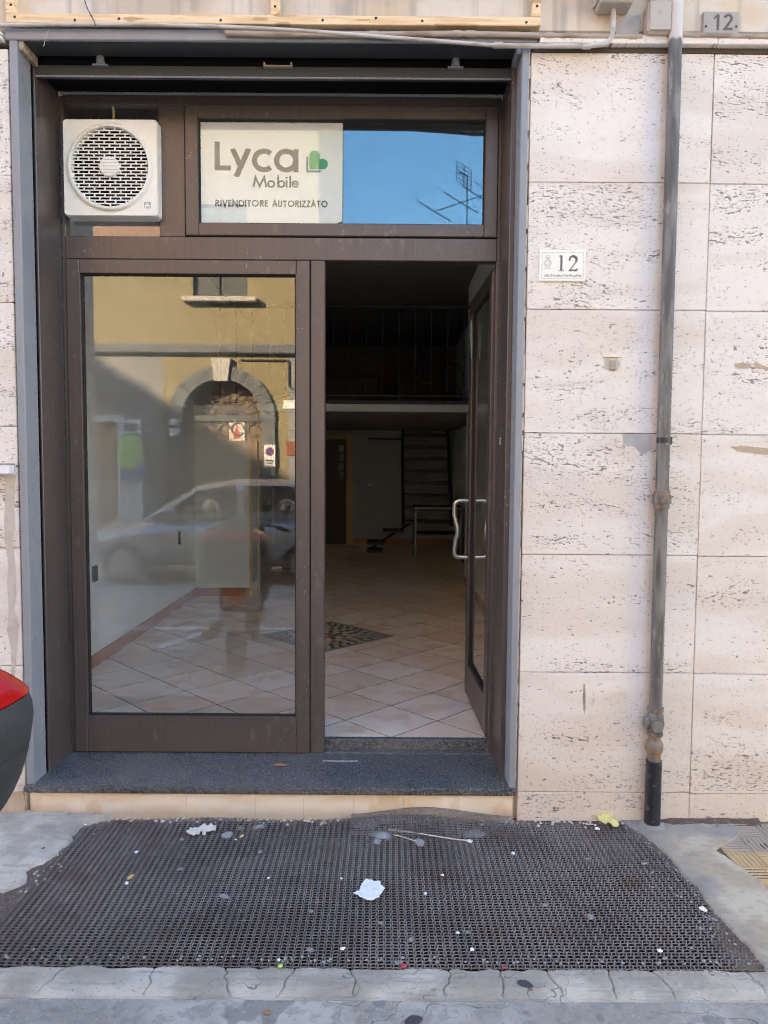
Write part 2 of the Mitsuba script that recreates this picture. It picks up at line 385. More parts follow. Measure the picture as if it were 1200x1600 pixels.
def tube(pts, r, n=8, caps=True):
    pts = np.asarray(pts, float)
    r = np.broadcast_to(np.asarray(r, float), (len(pts),))
    t = np.gradient(pts, axis=0)
    t /= np.linalg.norm(t, axis=1, keepdims=True) + 1e-12
    ref = np.array([0, 0, 1.0]) if abs(t[0, 2]) < 0.9 else np.array([1.0, 0, 0])
    u = np.cross(t[0], ref); u /= np.linalg.norm(u)
    rings = []
    for i in range(len(pts)):
        u = u - t[i] * (u @ t[i]); u /= np.linalg.norm(u)
        w = np.cross(t[i], u)
        a = np.arange(n) * 2 * np.pi / n
        rings.append(pts[i] + r[i] * (np.cos(a)[:, None] * u + np.sin(a)[:, None] * w))
    v = np.vstack(rings)
    i, j = np.meshgrid(np.arange(len(pts) - 1), np.arange(n), indexing='ij')
    a, b = i * n + j, i * n + (j + 1) % n
    f = np.vstack([np.c_[a.ravel(), b.ravel(), (b + n).ravel()], np.c_[a.ravel(), (b + n).ravel(), (a + n).ravel()]])
    if caps:
        k = len(v)
        v = np.vstack([v, pts[0], pts[-1]])
        j = np.arange(n)
        f = np.vstack([f, np.c_[(j + 1) % n, j, j * 0 + k], np.c_[k - n + j, k - n + (j + 1) % n, j * 0 + k + 1]])
    return tm(v, f)

def spline(pts, n=8):
    pts = np.asarray(pts, float)
    from scipy.interpolate import CubicSpline
    d = np.r_[0, np.cumsum(np.linalg.norm(np.diff(pts, axis=0), axis=1))]
    return CubicSpline(d, pts)(np.linspace(0, d[-1], n * (len(pts) - 1) + 1))

def rounded(pts, r, n=5):
    """polyline with rounded corners"""
    pts = [np.asarray(p, float) for p in pts]
    out = [pts[0]]
    for a, b, c in zip(pts, pts[1:], pts[2:]):
        u, w = (a - b) / np.linalg.norm(a - b), (c - b) / np.linalg.norm(c - b)
        p, q = b + u * r, b + w * r
        for t in np.linspace(0, 1, n):
            out.append((1 - t) ** 2 * p + 2 * t * (1 - t) * b + t * t * q)
    return np.array(out + [pts[-1]])

def lathe(profile, n=24, center=(0, 0, 0), axis='z'):
    """profile [(radius, height)] turned round the axis"""
    pr = np.asarray(profile, float)
    a = np.arange(n) * 2 * np.pi / n
    v = np.vstack([np.c_[r * np.cos(a), r * np.sin(a), np.full(n, h)] for r, h in pr])
    i, j = np.meshgrid(np.arange(len(pr) - 1), np.arange(n), indexing='ij')
    p, q = i * n + j, i * n + (j + 1) % n
    f = np.vstack([np.c_[p.ravel(), q.ravel(), (q + n).ravel()], np.c_[p.ravel(), (q + n).ravel(), (p + n).ravel()]])
    if axis == 'y':
        v = v[:, [0, 2, 1]] * [1, -1, 1]
    if axis == 'x':
        v = v[:, [2, 0, 1]]
    return tm(v + np.asarray(center), f)

def field(x0, x1, y0, y1, step, h):
    """height field; h(X, Y) -> Z; cells where h is nan at a corner are left out"""
    xs, ys = np.linspace(x0, x1, int((x1 - x0) / step) + 2), np.linspace(y0, y1, int((y1 - y0) / step) + 2)
    X, Y = np.meshgrid(xs, ys)
    Z = h(X, Y)
    nx = len(xs)
    i, j = np.meshgrid(np.arange(len(ys) - 1), np.arange(nx - 1), indexing='ij')
    a = (i * nx + j).ravel()
    f = np.vstack([np.c_[a, a + 1, a + nx + 1], np.c_[a, a + nx + 1, a + nx]])
    f = f[~np.isnan(Z.ravel()[f]).any(1)]
    used = np.unique(f)
    remap = np.zeros(Z.size, int); remap[used] = np.arange(len(used))
    return tm(np.c_[X.ravel(), Y.ravel(), Z.ravel()][used], remap[f])

def nz(X, Y, s, seed=0, o=4):
    return meshkit.fbm(np.stack([X * s, Y * s, np.full_like(X, 0.37)], -1), o, seed) - 0.5

def ss(a, b, x):
    t = np.clip((x - a) / (b - a), 0, 1)
    return t * t * (3 - 2 * t)

def inside(poly, X, Y):
    """signed distance, positive inside"""
    pts = shapely.points(X, Y)
    d = shapely.distance(poly.exterior, pts)
    return np.where(shapely.contains(poly, pts), d, -d)

def smooth_poly(pts, amp, seed, step=0.02):
    """a polygon with a ragged outline"""
    ring = LineString(list(pts) + [pts[0]])
    n = int(ring.length / step)
    q = np.array([ring.interpolate(i / n, normalized=True).coords[0] for i in range(n)])
    dx = meshkit.fbm(np.c_[q * 9, np.zeros(n)], 4, seed) - 0.5
    dy = meshkit.fbm(np.c_[q * 9, np.ones(n) * 5], 4, seed + 9) - 0.5
    return Polygon(q + amp * np.c_[dx, dy]).buffer(0)

def frame_bars(x0, x1, z0, z1, w, y0, y1, c=0.003, wb=None, wt=None):
    """four bars of a frame, butted"""
    wb, wt = wb or w, wt or w
    return [B(x0, x0 + w, y0, y1, z0, z1, c), B(x1 - w, x1, y0, y1, z0, z1, c), B(x0 + w, x1 - w, y0 + .0006, y1 - .0006, z1 - wt, z1 - .0005, c), B(x0 + w, x1 - w, y0 + .0006, y1 - .0006, z0 + .0005, z0 + wb, c)]

def arc(cx, cz, r, a0, a1, n=24):
    a = np.radians(np.linspace(a0, a1, n))
    return np.c_[cx + r * np.cos(a), cz + r * np.sin(a)]

def stroke(lines, w, flat=True):
    return unary_union([LineString(l).buffer(w / 2, cap_style=2 if flat else 1, join_style=2 if len(l) < 6 else 1) for l in lines])

def pane(x0, x1, z0, z1, y):
    return tm([[x0, y, z0], [x1, y, z0], [x1, y, z1], [x0, y, z1]], [[0, 1, 2], [0, 2, 3]])

# ------------------------------------------------------------------ setting: ground, road, pavement
GZ = -0.05
struct('ground', B(-90, 90, -90, 60, -0.6, -0.115, 0), 'road_surface')
PATCH = smooth_poly([(-2.6, 0.03), (-1.19, 0.03), (-1.24, -0.03), (-1.345, -0.05), (-1.35, -0.16), (-1.355, -0.28), (-1.36, -0.37), (-1.40, -0.43), (-1.40, -0.53), (-1.45, -0.61), (-1.62, -0.68), (-2.6, -0.75)], 0.10, 3, .012)
APRON = smooth_poly([(1.105, 0.02), (1.13, -0.03), (1.175, -0.13), (1.205, -0.30), (1.220, -0.44), (1.225, -0.62), (1.235, -0.75), (1.245, -0.86), (1.262, -0.95), (1.255, -1.03), (1.98, -1.03), (1.98, -0.68), (1.535, -0.60), (1.49, -0.40), (1.45, -0.26), (1.62, -0.13), (1.64, 0.02)], 0.045, 5)

def bed_h(X, Y):
    h = -0.070 + 0.010 * nz(X, Y, 9, 2) + 0.006 * nz(X, Y, 40, 4)
    h += 0.024 * ss(-1.26, -1.42, X + 0.16 * nz(X, Y, 6, 7)) + 0.021 * ss(1.18, 1.27, X + 0.14 * nz(X, Y, 6, 8) - 0.10 * (Y + 0.5))
    h += 0.018 * ss(-0.06, 0.0, Y + 0.05 * nz(X, Y, 8, 9)) + 0.014 * ss(-0.99, -1.03, Y + 0.03 * nz(X, Y, 8, 11)) * ss(0.6, 1.1, X)
    return h - 0.03 * ss(-1.004, -1.03, Y)
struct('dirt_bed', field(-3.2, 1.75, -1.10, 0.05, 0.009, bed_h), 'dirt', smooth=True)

def patch_h(X, Y):
    d = inside(PATCH, X, Y)
    h = -0.075 + 0.036 * ss(-0.004, 0.022, d) + 0.016 * nz(X, Y, 10, 3) + 0.018 * nz(X, Y, 45, 6) + 0.02 * ss(-0.3, 0, Y)
    return np.where(d < -0.01, np.nan, h)
struct('concrete_patch', field(-2.7, -1.08, -0.85, 0.04, 0.008, patch_h), 'kerb_concrete', smooth=True)

def apron_h(X, Y):
    d = inside(APRON, X, Y)
    h = -0.072 + 0.030 * ss(-0.004, 0.014, d) + 0.006 * nz(X, Y, 9, 3) + 0.006 * nz(X, Y, 60, 6)
    return np.where(d < -0.01, np.nan, h)
struct('concrete_apron', field(1.05, 2.02, -1.06, 0.04, 0.007, apron_h), 'apron_concrete', smooth=True)

pav = struct('pavement', [B(1.44, 24, -1.02, 0.02, -0.3, -0.060, 0), B(-24, -2.5, -1.02, 0.02, -0.3, -0.055, 0)], 'kerb_concrete')
mat('ochre_tile', proc(lambda p, n, uv: mix((0.50, 0.36, 0.19), (0.34, 0.29, 0.23), smoothstep(0.55, 0.85, fbm(p.x * 5, p.y * 5, 3.0) + 0.35 * smoothstep(-0.35, -0.05, p.y)))), 0.8)
# ribbed paving tiles right of the apron, ribs turned tile by tile
S = 0.125
for i in range(7):
    for j in range(8):
        x0, y1 = 1.47 + i * S, -0.02 - j * S
        ms = [B(x0 + .001, x0 + S - .001, y1 - S + .001, y1 - .001, -0.062, -0.048, 0.001)]
        for k in range(6):
            t = (k + 0.5) / 6 * S
            if (i + j) % 2: ms.append(B(x0 + .003, x0 + S - .003, y1 - t - .0055, y1 - t + .0055, -0.049, -0.0435, 0.002))
            else: ms.append(B(x0 + t - .0055, x0 + t + .0055, y1 - S + .003, y1 - .003, -0.049, -0.0435, 0.002))
        add('ribbed_tile', ms, 'ochre_tile', pav)

# kerb: irregular cast stones with jagged joints
kerb = struct('kerb', B(-24, 24, -1.15, -1.02, -0.4, -0.064, 0), 'kerb_concrete')
cuts = [-3.2, -2.4, -1.75, -1.06, -0.74, -0.495, -0.305, -0.088, 0.215, 0.39, 0.56, 0.74, 0.91, 1.21, 1.65, 2.2, 3.2]
r2 = np.random.default_rng(4)
def joint(x):
    ys = np.linspace(-1.15, -1.02, 7)
    sl, k = r2.uniform(-.45, .45), r2.uniform(.008, .026)
    return [(x + r2.uniform(-k, k) * .6 + sl * (y + 1.08), y) for y in ys]
js = [joint(x) for x in cuts]
for a, b in zip(js, js[1:]):
    top = [(t, -1.018 + r2.uniform(-.007, .012)) for t in np.linspace(b[-1][0], a[-1][0], 7)[1:-1]]
    bot = [(t, -1.146 + r2.uniform(-.014, .010)) for t in np.linspace(a[0][0], b[0][0], 7)[1:-1]]
    pg = Polygon(b + top + a[::-1] + bot).buffer(-0.0006).buffer(0)
    if pg.geom_type != 'Polygon': pg = max(pg.geoms, key=lambda g: g.area)
    lift = r2.uniform(-.0015, .0015)
    x0, y0, x1, y1 = pg.bounds
    def kh(X, Y):
        d = inside(pg, X, Y)
        h = -0.052 + lift + 0.006 * nz(X, Y, 8, 5) + 0.006 * nz(X, Y, 60, 6) - 0.012 * ss(0.0035, -0.003, d) - 0.014 * ss(-1.10, -1.15, Y)
        return np.where(d < -0.003, np.nan, h)
    add('stone', field(x0, x1, y0, y1, 0.004 if abs((x0 + x1) / 2) < 1.5 else 0.02, kh), 'kerb_concrete', kerb, smooth=True)

def road_h(X, Y):
    edge = -1.135 + 0.022 * nz(X, Y * 0, 14, 3) + 0.02 * nz(X, Y * 0, 50, 7)
    h = -0.066 + 0.008 * nz(X, Y, 5, 1) + 0.005 * nz(X, Y, 40, 2)
    return np.where(Y > edge + 0.012, np.nan, h)
struct('road', field(-3.2, 3.2, -2.4, -1.09, 0.009, road_h), 'road_surface', smooth=True)
struct('roadway', [B(-90, 90, -10.4, -2.4, -0.3, -0.075, 0), B(-90, -3.2, -2.4, -1.15, -0.3, -0.075, 0), B(3.2, 90, -2.4, -1.15, -0.3, -0.075, 0)], 'road_surface')
struct('road_marking', [B(-3.6, -0.4, -3.36, -3.24, -0.08, -0.0705, 0), extz(LineString([(-1.75, -3.2), (-2.05, -2.5)]).buffer(0.05, cap_style=2), -0.08, -0.0705), B(-4.4, -3.7, -3.36, -3.24, -0.08, -0.0705, 0)], 'line_paint')
struct('far_pavement', B(-90, 90, -11.6, -10.4, -0.3, 0.03, 0.02), 'kerb_concrete')

# ------------------------------------------------------------------ the shop building
shop = thing('shop_building', 'travertine-clad ground floor with a grey steel portal round the empty shop doorway', 'building')
W = add('wall', [B(-25.75, -1.63, 0.03, 0.34, -0.4, 3.40, 0), B(0.61, 13, 0.03, 0.34, -0.4, 3.40, 0), B(-25.75, 13, 0.012, 0.34, 3.50, 9.0, 0), B(-25.75, -25.45, 0.34, 12, -0.4, 9.0, 0), B(12.7, 13, 0.34, 12, -0.4, 9.0, 0),
                 B(-25.75, 13, 12, 12.3, -0.4, 9, 0), B(-25.75, 13, 0.0, 12.3, 9.0, 9.35, 0.02), B(-25.75, 13, 0.03, 0.34, 3.462, 3.50, 0), B(-25.75, -1.66, 0.03, 0.34, 3.40, 3.462, 0), B(0.64, 13, 0.03, 0.34, 3.40, 3.462, 0)], 'old_plaster', shop)
# travertine slabs
rows = [-0.052, 0.089, 0.6535, 1.198, 1.7485, 2.297, 2.850, 3.402]
cols = [0.628, 1.429, 2.235, 3.04, 3.85]
r3 = np.random.default_rng(8)
def slab(x0, x1, z0, z1):
    g = 0.0014
    pr = r3.uniform(-.0012, .0012)
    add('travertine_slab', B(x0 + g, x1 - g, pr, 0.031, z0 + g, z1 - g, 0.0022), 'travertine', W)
for zi, (a, b) in enumerate(zip(rows, rows[1:])):
    for c, d in zip(cols, cols[1:]):
        o = 0.003 if c > 1 else 0
        slab(c, d, a - o * (zi > 0), b - o)
    for c, d in ((-2.46, -1.655), (-3.26, -2.46), (-4.06, -3.26)):
        slab(c, d, a + 0.013 * (zi > 0), b + 0.013 * (zi < 6))
for b in ((0.66, 1.428, 3.424, 3.460), (1.430, 2.6, 3.423, 3.459), (-3.2, -1.667, 3.424, 3.470)): add('stone_band', B(b[0], b[1], -0.032, 0.03, b[2], b[3], .003), 'travertine', shop)
for b in ((0.64, 4, 3.402), (-4, -1.66, 3.415)): add('bed_joint', B(b[0], b[1], 0.0, 0.03, b[2], 3.424, 0), 'joint_brown', shop)

# steel portal
P = add('steel_portal', B(-1.665, 0.66, -0.014, 0.004, 3.4325, 3.480, .004), 'grey_steel', shop)
for b in ((-1.645, -1.610), (0.587, 0.617)): add('jamb', B(b[0], b[1], -0.012, 0.115, 0.10, 3.432, .004), 'grey_steel', P)
add('soffit', B(-1.64, 0.615, 0.0045, 0.125, 3.436, 3.455, .002), 'soffit_steel', P)
add('corner_angle', B(-1.609, -1.588, 0.0, 0.14, 3.395, 3.435, .002), 'conduit_brown', P, label='rust-streaked angle bar under the left end of the lintel')
add('corner_angle', B(0.566, 0.586, 0.0, 0.14, 3.395, 3.435, .002), 'grey_steel', P)
bar = add('guide_rail', [B(-1.60, 0.58, 0.140, 0.160, 3.352, 3.407, .003)], 'soffit_steel', P)
add('rail_lip', B(-1.60, 0.58, 0.130, 0.139, 3.350, 3.357, .002), 'grey_steel', P)
for x in (-1.30, 0.31):
    add('roller', [lathe([(0, .045), (.014, .045), (.017, .03), (.020, .0), (0, 0)], 14, (x, 0.128, 3.402)), B(x - .035, x + .035, .118, .139, 3.396, 3.402, .001)], 'grey_steel', P, smooth=40)
add('bracket', [B(-.56, -.43, .118, .139, 3.396, 3.402, .001), B(-.56, -.553, .118, .139, 3.402, 3.415, .001), B(-.437, -.43, .118, .139, 3.402, 3.415, .001)], 'conduit_brown', P)
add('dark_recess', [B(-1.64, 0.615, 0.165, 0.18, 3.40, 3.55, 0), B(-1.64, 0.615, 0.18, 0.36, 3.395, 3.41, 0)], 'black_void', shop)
# aluminium jamb linings
add('jamb_lining', [B(-1.625, -1.600, 0.127, 0.38, 0.10, 3.40, .003)], 'brown_aluminium', shop)
add('jamb_lining', [B(0.565, 0.590, 0.1155, 0.38, 0.10, 3.40, .003)], 'brown_aluminium', shop)
for b in ((-1.64, -1.608), (0.5905, 0.61)): add('jamb_gap', B(b[0], b[1], 0.1155, 0.1268, 0.10, 3.43, 0), 'black_void', shop)

# sill and riser
sill_poly = Polygon([(-1.648, -0.034), (0.618, -0.034), (0.618, 0.10), (0.59, 0.12), (0.59, 0.42), (-1.62, 0.42), (-1.62, 0.12), (-1.648, 0.10)])
sl = add('sill', [extz(sill_poly.buffer(-0.004), 0.086, 0.1135), extz(sill_poly.buffer(-0.0075), 0.08, 0.116), extz(sill_poly, 0.0905, 0.110)], 'dark_granite', shop)
add('threshold_step', [B(-0.30, 0.57, 0.4205, 0.46, 0.09, 0.1745, .004), B(-0.30, 0.575, 0.374, 0.4195, 0.10, 0.1215, .003)], 'dark_granite', shop)
add('scuff', [extz(smooth_poly([(-0.30, 0.27), (-0.12, 0.27), (-0.12, 0.284), (-0.30, 0.287)], .01, 2, .01), 0.1155, 0.1166)], 'mortar_grey', shop, label='pale scuff on the granite sill near the doorway')
rx = [-1.63, -0.905, -0.585, -0.365, -0.13, 0.10, 0.36, 0.606]
for a, b in zip(rx, rx[1:]):
    add('riser_tile', B(a + .0004, b - .0004, -0.012 + r3.uniform(-.0006, .0006), 0.03, -0.08, 0.0795, .001), 'riser_stone', W)

# shopfront: fixed lights, transom, glazed leaf, open door
FY = 0.38
sf = add('shopfront_frame', [B(-1.5995, -1.58, FY, FY + .06, 0.117, 3.385, .003), B(0.547, 0.5645, FY, FY + .06, 0.117, 3.385, .003),
                             B(-1.58, 0.547, FY, FY + .06, 3.346, 3.385, .003),
                             B(-1.58, 0.547, FY - .004, FY + .06, 2.606, 2.716, .003), B(-1.116, -0.988, FY, FY + .06, 2.716, 3.346, .003),
                             B(-0.371, -0.300, FY - .002, FY + .06, 0.117, 2.606, .003)], 'brown_aluminium', shop)
tr = add('transom_frame', frame_bars(-0.984, 0.545, 2.719, 3.344, 0.063, FY - .016, FY + .05, .004), 'brown_aluminium', sf)
add('transom_gasket', frame_bars(-0.921, 0.482, 2.782, 3.281, 0.006, FY + .006, FY + .024, .001), 'dark_rubber', sf)
add('transom_pane', pane(-0.921, 0.482, 2.782, 3.281, FY + .015), 'coated_glass', sf)
add('fan_light_pane', pane(-1.58, -1.116, 2.716, 3.346, FY + .02), 'clear_glass', sf)
lf = add('glazed_leaf', frame_bars(-1.577, -0.374, 0.119, 2.603, 0.066, FY - .014, FY + .05, .004, wb=0.185), 'brown_aluminium', shop)
add('gasket', frame_bars(-1.511, -0.440, 0.304, 2.537, 0.010, FY + .004, FY + .026, .001), 'dark_rubber', lf)
add('glazing_bead', frame_bars(-1.515, -0.436, 0.300, 2.541, 0.007, FY - .017, FY + .003, .001), 'brown_aluminium', lf)
add('pane', pane(-1.511, -0.440, 0.304, 2.537, FY + .015), 'clear_glass', lf)
# open door leaf, standing into the room
def leaf_x(m):
    v = m.vertices.copy()      # built in (u, w, z): u along the leaf from the hinge, w thickness
    a = math.radians(91.5)
    return tm(np.c_[0.581 + math.cos(a) * v[:, 0] - math.sin(a) * v[:, 1] + 0.0, 0.445 + math.sin(a) * v[:, 0] + math.cos(a) * v[:, 1], v[:, 2]], m.faces)
LW = 0.80
od = add('door', [leaf_x(m) for m in frame_bars(0, LW, 0.182, 2.590, 0.075, 0.0, 0.045, .004, wb=0.20)], 'brown_aluminium', shop)
add('pane', leaf_x(pane(0.075, LW - .075, 0.382, 2.515, 0.022)), 'clear_glass', od)
add('gasket', [leaf_x(m) for m in frame_bars(0.075, LW - .075, 0.382, 2.515, 0.008, 0.012, 0.033, .001)], 'dark_rubber', od)
def pull(side):
    w0, w1 = (0.045, 0.125) if side else (0.0, -0.08)
    u = LW - 0.04
    p = rounded([(u, w0, 1.385), (u, w1, 1.385), (u, w1 + (.006 if side else -.006), 1.30), (u - .01, w1 - (.022 if side else -.022), 1.20), (u, w1, 1.10), (u, w1, 1.035), (u, w0, 1.035)], 0.035, 6)
    return leaf_x(tube(p, 0.0135, 12))
add('pull_handle', pull(True), 'satin_steel', od, smooth=40)
add('pull_handle', pull(False), 'satin_steel', od, smooth=40)
add('lock', [leaf_x(lathe([(0, 0.0), (.012, 0.0), (.012, .012), (.007, .016), (0, .016)], 14, (LW - .035, 0.045, 1.13), 'y')), leaf_x(B(LW - .001, LW + .004, .012, .033, 1.05, 1.25, .001))], 'satin_steel', od)
tape = ext(smooth_poly([(0, 0), (0.02, 0.02), (0.045, 0.11), (0.09, 0.17), (0.06, 0.18), (0.07, 0.23), (0.02, 0.25), (0.0, 0.2), (-0.02, 0.1)], .02, 3, .01), .002)
v = tape.vertices
add('tape_scrap', leaf_x(tm(np.c_[LW - 0.11 + v[:, 0], 0.0455 + v[:, 1], v[:, 2] + 2.23], tape.faces)), 'tape_green', od, label='torn pale scrap of tape high on the open door')
hz = []
for z in (0.4, 1.36, 2.35):
    hz.append(lathe([(0, 0), (.009, 0), (.009, .11), (0, .11)], 12, (0.556, 0.452, z)))
add('hinge', hz[0], 'brown_aluminium', od); add('hinge', hz[1], 'brown_aluminium', od); add('hinge', hz[2], 'brown_aluminium', od)
add('paint_chip', ext(Polygon([(0, 1.70), (.012, 1.705), (.014, 1.735), (.004, 1.74)]), .001), 'paper_white', shop, to=T().translate([0.5645, 0.27, 0]).rotate([0, 0, 1], 90))

# ------------------------------------------------------------------ the room behind
RX0, RX1, RY1, RZ, RC = -2.03, 0.985, 10.05, 0.17, 3.72
room = add('room', [B(RX0 - .1, RX0, 0.44, RY1, 0, RC, 0), B(RX1, RX1 + .1, 0.34, 5.6, 0, RC, 0), B(1.25, 1.35, 5.6, RY1, 0, RC, 0), B(RX1 + .1, 1.25, 5.55, 5.6, 0, RC, 0), B(RX0 - .1, 1.4, RY1, RY1 + .1, 0, RC, 0),
                    B(RX0 - .1, -1.607, 0.34, 0.44, 0, RC, 0), B(0.566, RX1, 0.34, 0.44, 0, RC, 0), B(-1.60, 0.566, 0.30, 0.44, 3.42, RC, 0), B(RX0, -1.45, 4.62, 5.35, RZ, 2.222, .004)], 'interior_paint', shop)
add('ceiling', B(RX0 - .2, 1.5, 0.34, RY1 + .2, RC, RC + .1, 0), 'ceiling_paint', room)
add('corner_strip', B(-1.452, -1.425, 4.612, 4.64, RZ, 2.22, .002), 'cream_paint', room); add('corner_strip', B(-1.375, -1.36, 4.70, 4.72, RZ, 2.22, .002), 'cream_paint', room)
for b in ((RX0, RX0 + .012, 0.45, 4.62), (RX0 + .012, -1.448, 4.606, 4.62), (RX1 - .012, RX1, 0.45, 5.55), (-0.55, 1.25, RY1 - .012, RY1)): add('skirting', B(*b, RZ, RZ + .09, .002), 'terracotta', room)
add('light_switch', [B(RX0, RX0 + .012, 1.77, 1.85, 0.77, 0.88, .002), B(RX0 + .012, RX0 + .016, 1.785, 1.835, .785, .865, .002)], 'mosaic_dark', room, label='small dark socket plate low on the left wall')
add('hook', [B(RX0, RX0 + .02, 3.93, 3.97, 0.80, .93, .002)], 'black_steel', room)
add('socket', [B(-.33, -.20, RY1 - .008, RY1, 1.20, 1.28, .002)], 'black_steel', room)
add('socket_face', B(-.30, -.23, RY1 - .011, RY1 - .008, 1.215, 1.265, .001), 'paper_white', room)
add('wall_rail', B(-.30, .34, RY1 - .03, RY1, 2.05, 2.085, .002), 'black_steel', room)
bd = add('back_door', [B(-1.45, -.68, RY1 - .05, RY1 - .01, RZ, 2.05, .003)], 'dark_wood', room)
add('door_frame', [B(-.68, -.57, RY1 - .07, RY1, RZ, 2.14, .003), B(-1.45, -.68, RY1 - .07, RY1, 2.06, 2.14, .003)], 'cream_paint', room)
for a in range(4):
    add('notice', B(-.82 + .02 * (a % 2), -.73, RY1 - .054, RY1 - .05, 1.82 - a * .16, 1.95 - a * .16, 0), 'lint_grey', room)
# mezzanine with railing
add('back_lining', B(-1.98, 1.249, RY1 - .0105, RY1 - .001, RZ, 2.22, 0), 'back_shade_paint', room)  # thin sheet added over the back wall to carry its shade colour
add('loft_lining', [B(-1.98, 1.249, RY1 - .012, RY1 - .001, 2.311, RC, 0)], 'loft_shade_brown', room)  # same for the loft wall, shade held in the sheet's colour
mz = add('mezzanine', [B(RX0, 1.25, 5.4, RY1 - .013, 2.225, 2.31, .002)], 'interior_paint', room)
add('underside', B(-1.44, 1.249, 5.42, RY1 - .013, 2.215, 2.2245, 0), 'loft_shade_brown', mz)
add('edge_beam', B(RX0, 1.0, 5.385, 5.40, 2.312, 2.352, .002), 'rail_steel', mz)
rl = add('railing', [B(RX0, 1.0, 5.40, 5.43, 3.42, 3.45, .003), B(RX0, 1.0, 5.405, 5.425, 2.40, 2.42, .002)], 'rail_steel', mz)
for k in range(16):
    x = -1.93 + k * .19
    add('baluster', tube([(x, 5.415, 2.35), (x, 5.415, 3.42)], .006, 6), 'rail_steel', mz)
for x0 in (-.20, .50, .80):
    c = arc(x0, 2.66, .10, 0, 300)
    add('scroll', tube(np.c_[c[:, 0], np.full(24, 5.412), c[:, 1]], .006, 5), 'rail_steel', mz)
add('loft_cupboard', B(-1.0, -.1, 8.2, 8.6, 2.31, 2.95, .01), 'dark_wood', mz); add('loft_cupboard', B(.2, .95, 9.0, 9.6, 2.31, 3.2, .01), 'dark_wood', mz)
add('loft_picture', B(-.15, .12, RY1 - .03, RY1, 3.0, 3.4, .003), 'brick_red', mz); add('loft_picture', B(.35, .55, RY1 - .03, RY1, 3.05, 3.3, .003), 'brick_red', mz)
# steel stair: main flight seen from the front, short turn at the foot
st = add('stair', [hull([(x, y, z) for x in (xx, xx + .045) for (y, z) in ((8.6, .62), (8.75, .62), (9.75, 2.22), (9.60, 2.22))]) for xx in (0.29, 1.08)] +
         [tube([(-.25, 9.0, .19), (.42, 9.0, .62)], .02, 6)], 'black_steel', room)
for k in range(8):
    z = .66 + k * .205
    add('tread', B(0.33, 1.08, 8.58 + k * .14, 8.84 + k * .14, z, z + .05, .003), 'black_steel', st)
add('tread', B(-.02, .33, 8.7, 9.2, .50, .53, .003), 'black_steel', st)
add('tread', B(-.28, .02, 8.7, 9.2, .30, .34, .003), 'black_steel', st)
add('tread', B(-.28, -.02, 8.7, 9.2, .17, .20, .003), 'black_steel', st)

# room floor: diagonal tiles with a mosaic square laid in
floor = struct('floor', B(RX0, 1.25, 0.46, RY1, RZ - .1, RZ - .0016, 0), 'dark_grout')
room_poly = sbox(RX0, 0.462, RX1, 5.58).union(sbox(RX0, 5.58, 1.25, RY1)).difference(sbox(RX0, 4.62, -1.45, 5.35))
MC, MH = (-0.47, 2.785), 0.50
mos_poly = Polygon([(MC[0] + MH * 1.16, MC[1]), (MC[0], MC[1] + MH * 1.16), (MC[0] - MH * 1.16, MC[1]), (MC[0], MC[1] - MH * 1.16)])
h2 = 0.258
for i in range(-24, 25):
    for j in range(-24, 25):
        cx, cy = 0.047 + (i + j + 1) * h2, 0.98 + (i - j) * h2
        pg = Polygon([(cx + h2, cy), (cx, cy + h2), (cx - h2, cy), (cx, cy - h2)]).buffer(-0.0042, join_style=2).intersection(room_poly).difference(mos_poly.buffer(.003, join_style=2))
        for g in getattr(pg, 'geoms', [pg]):
            if g.geom_type == 'Polygon' and g.area > 1e-3:
                inner = g.buffer(-.0016, join_style=2)
                m = extz(g, RZ - .012, RZ - .0010)
                if inner.geom_type == 'Polygon' and not inner.is_empty: m = trimesh.util.concatenate([m, extz(inner, RZ - .0011, RZ)])
                add('tile', m, 'peach_tile', floor)
ms = add('mosaic', extz(mos_poly, RZ - .012, RZ - .0012), 'mosaic_light', floor, label='dark diamond of mosaic set into the peach tile floor')
def diam(r0, r1, n, gap=.004):
    out = []
    for s in range(4):
        a0, a1 = math.pi / 2 * s, math.pi / 2 * (s + 1)
        P0, P1 = np.array([math.cos(a0), math.sin(a0)]), np.array([math.cos(a1), math.sin(a1)])
        for k in range(n):
            t0, t1 = k / n, (k + 1) / n
            q = [P0 * (1 - t) + P1 * t for t in (t0, t1)]
            pg = Polygon([q[0] * r0, q[1] * r0, q[1] * r1, q[0] * r1]).buffer(-gap / 2, join_style=2)
            out.append((affinity.translate(pg, *MC), k))
    return out
dk, lt, br = [], [], []
for r0, r1, n, f in ((.565, .545, 24, lambda k: 0), (.53, .505, 22, lambda k: 0), (.50, .43, 16, lambda k: k % 2), (.425, .40, 18, lambda k: 0), (.39, .33, 10, lambda k: (k + 1) % 2), (.32, .30, 14, lambda k: 0), (.29, .22, 6, lambda k: 2 if k % 2 else 1), (.20, .12, 4, lambda k: 0 if k % 2 else 1), (.11, .02, 2, lambda k: 2)):
    for pg, k in diam(r0, r1, n):
        (dk, lt, br)[f(k)].append(extz(pg, RZ - .003, RZ - .0001))
add('dark_tesserae', dk, 'mosaic_dark', ms, kind='stuff'); add('light_tesserae', lt, 'mosaic_light', ms, kind='stuff'); add('brown_tesserae', br, 'mosaic_brown', ms, kind='stuff')

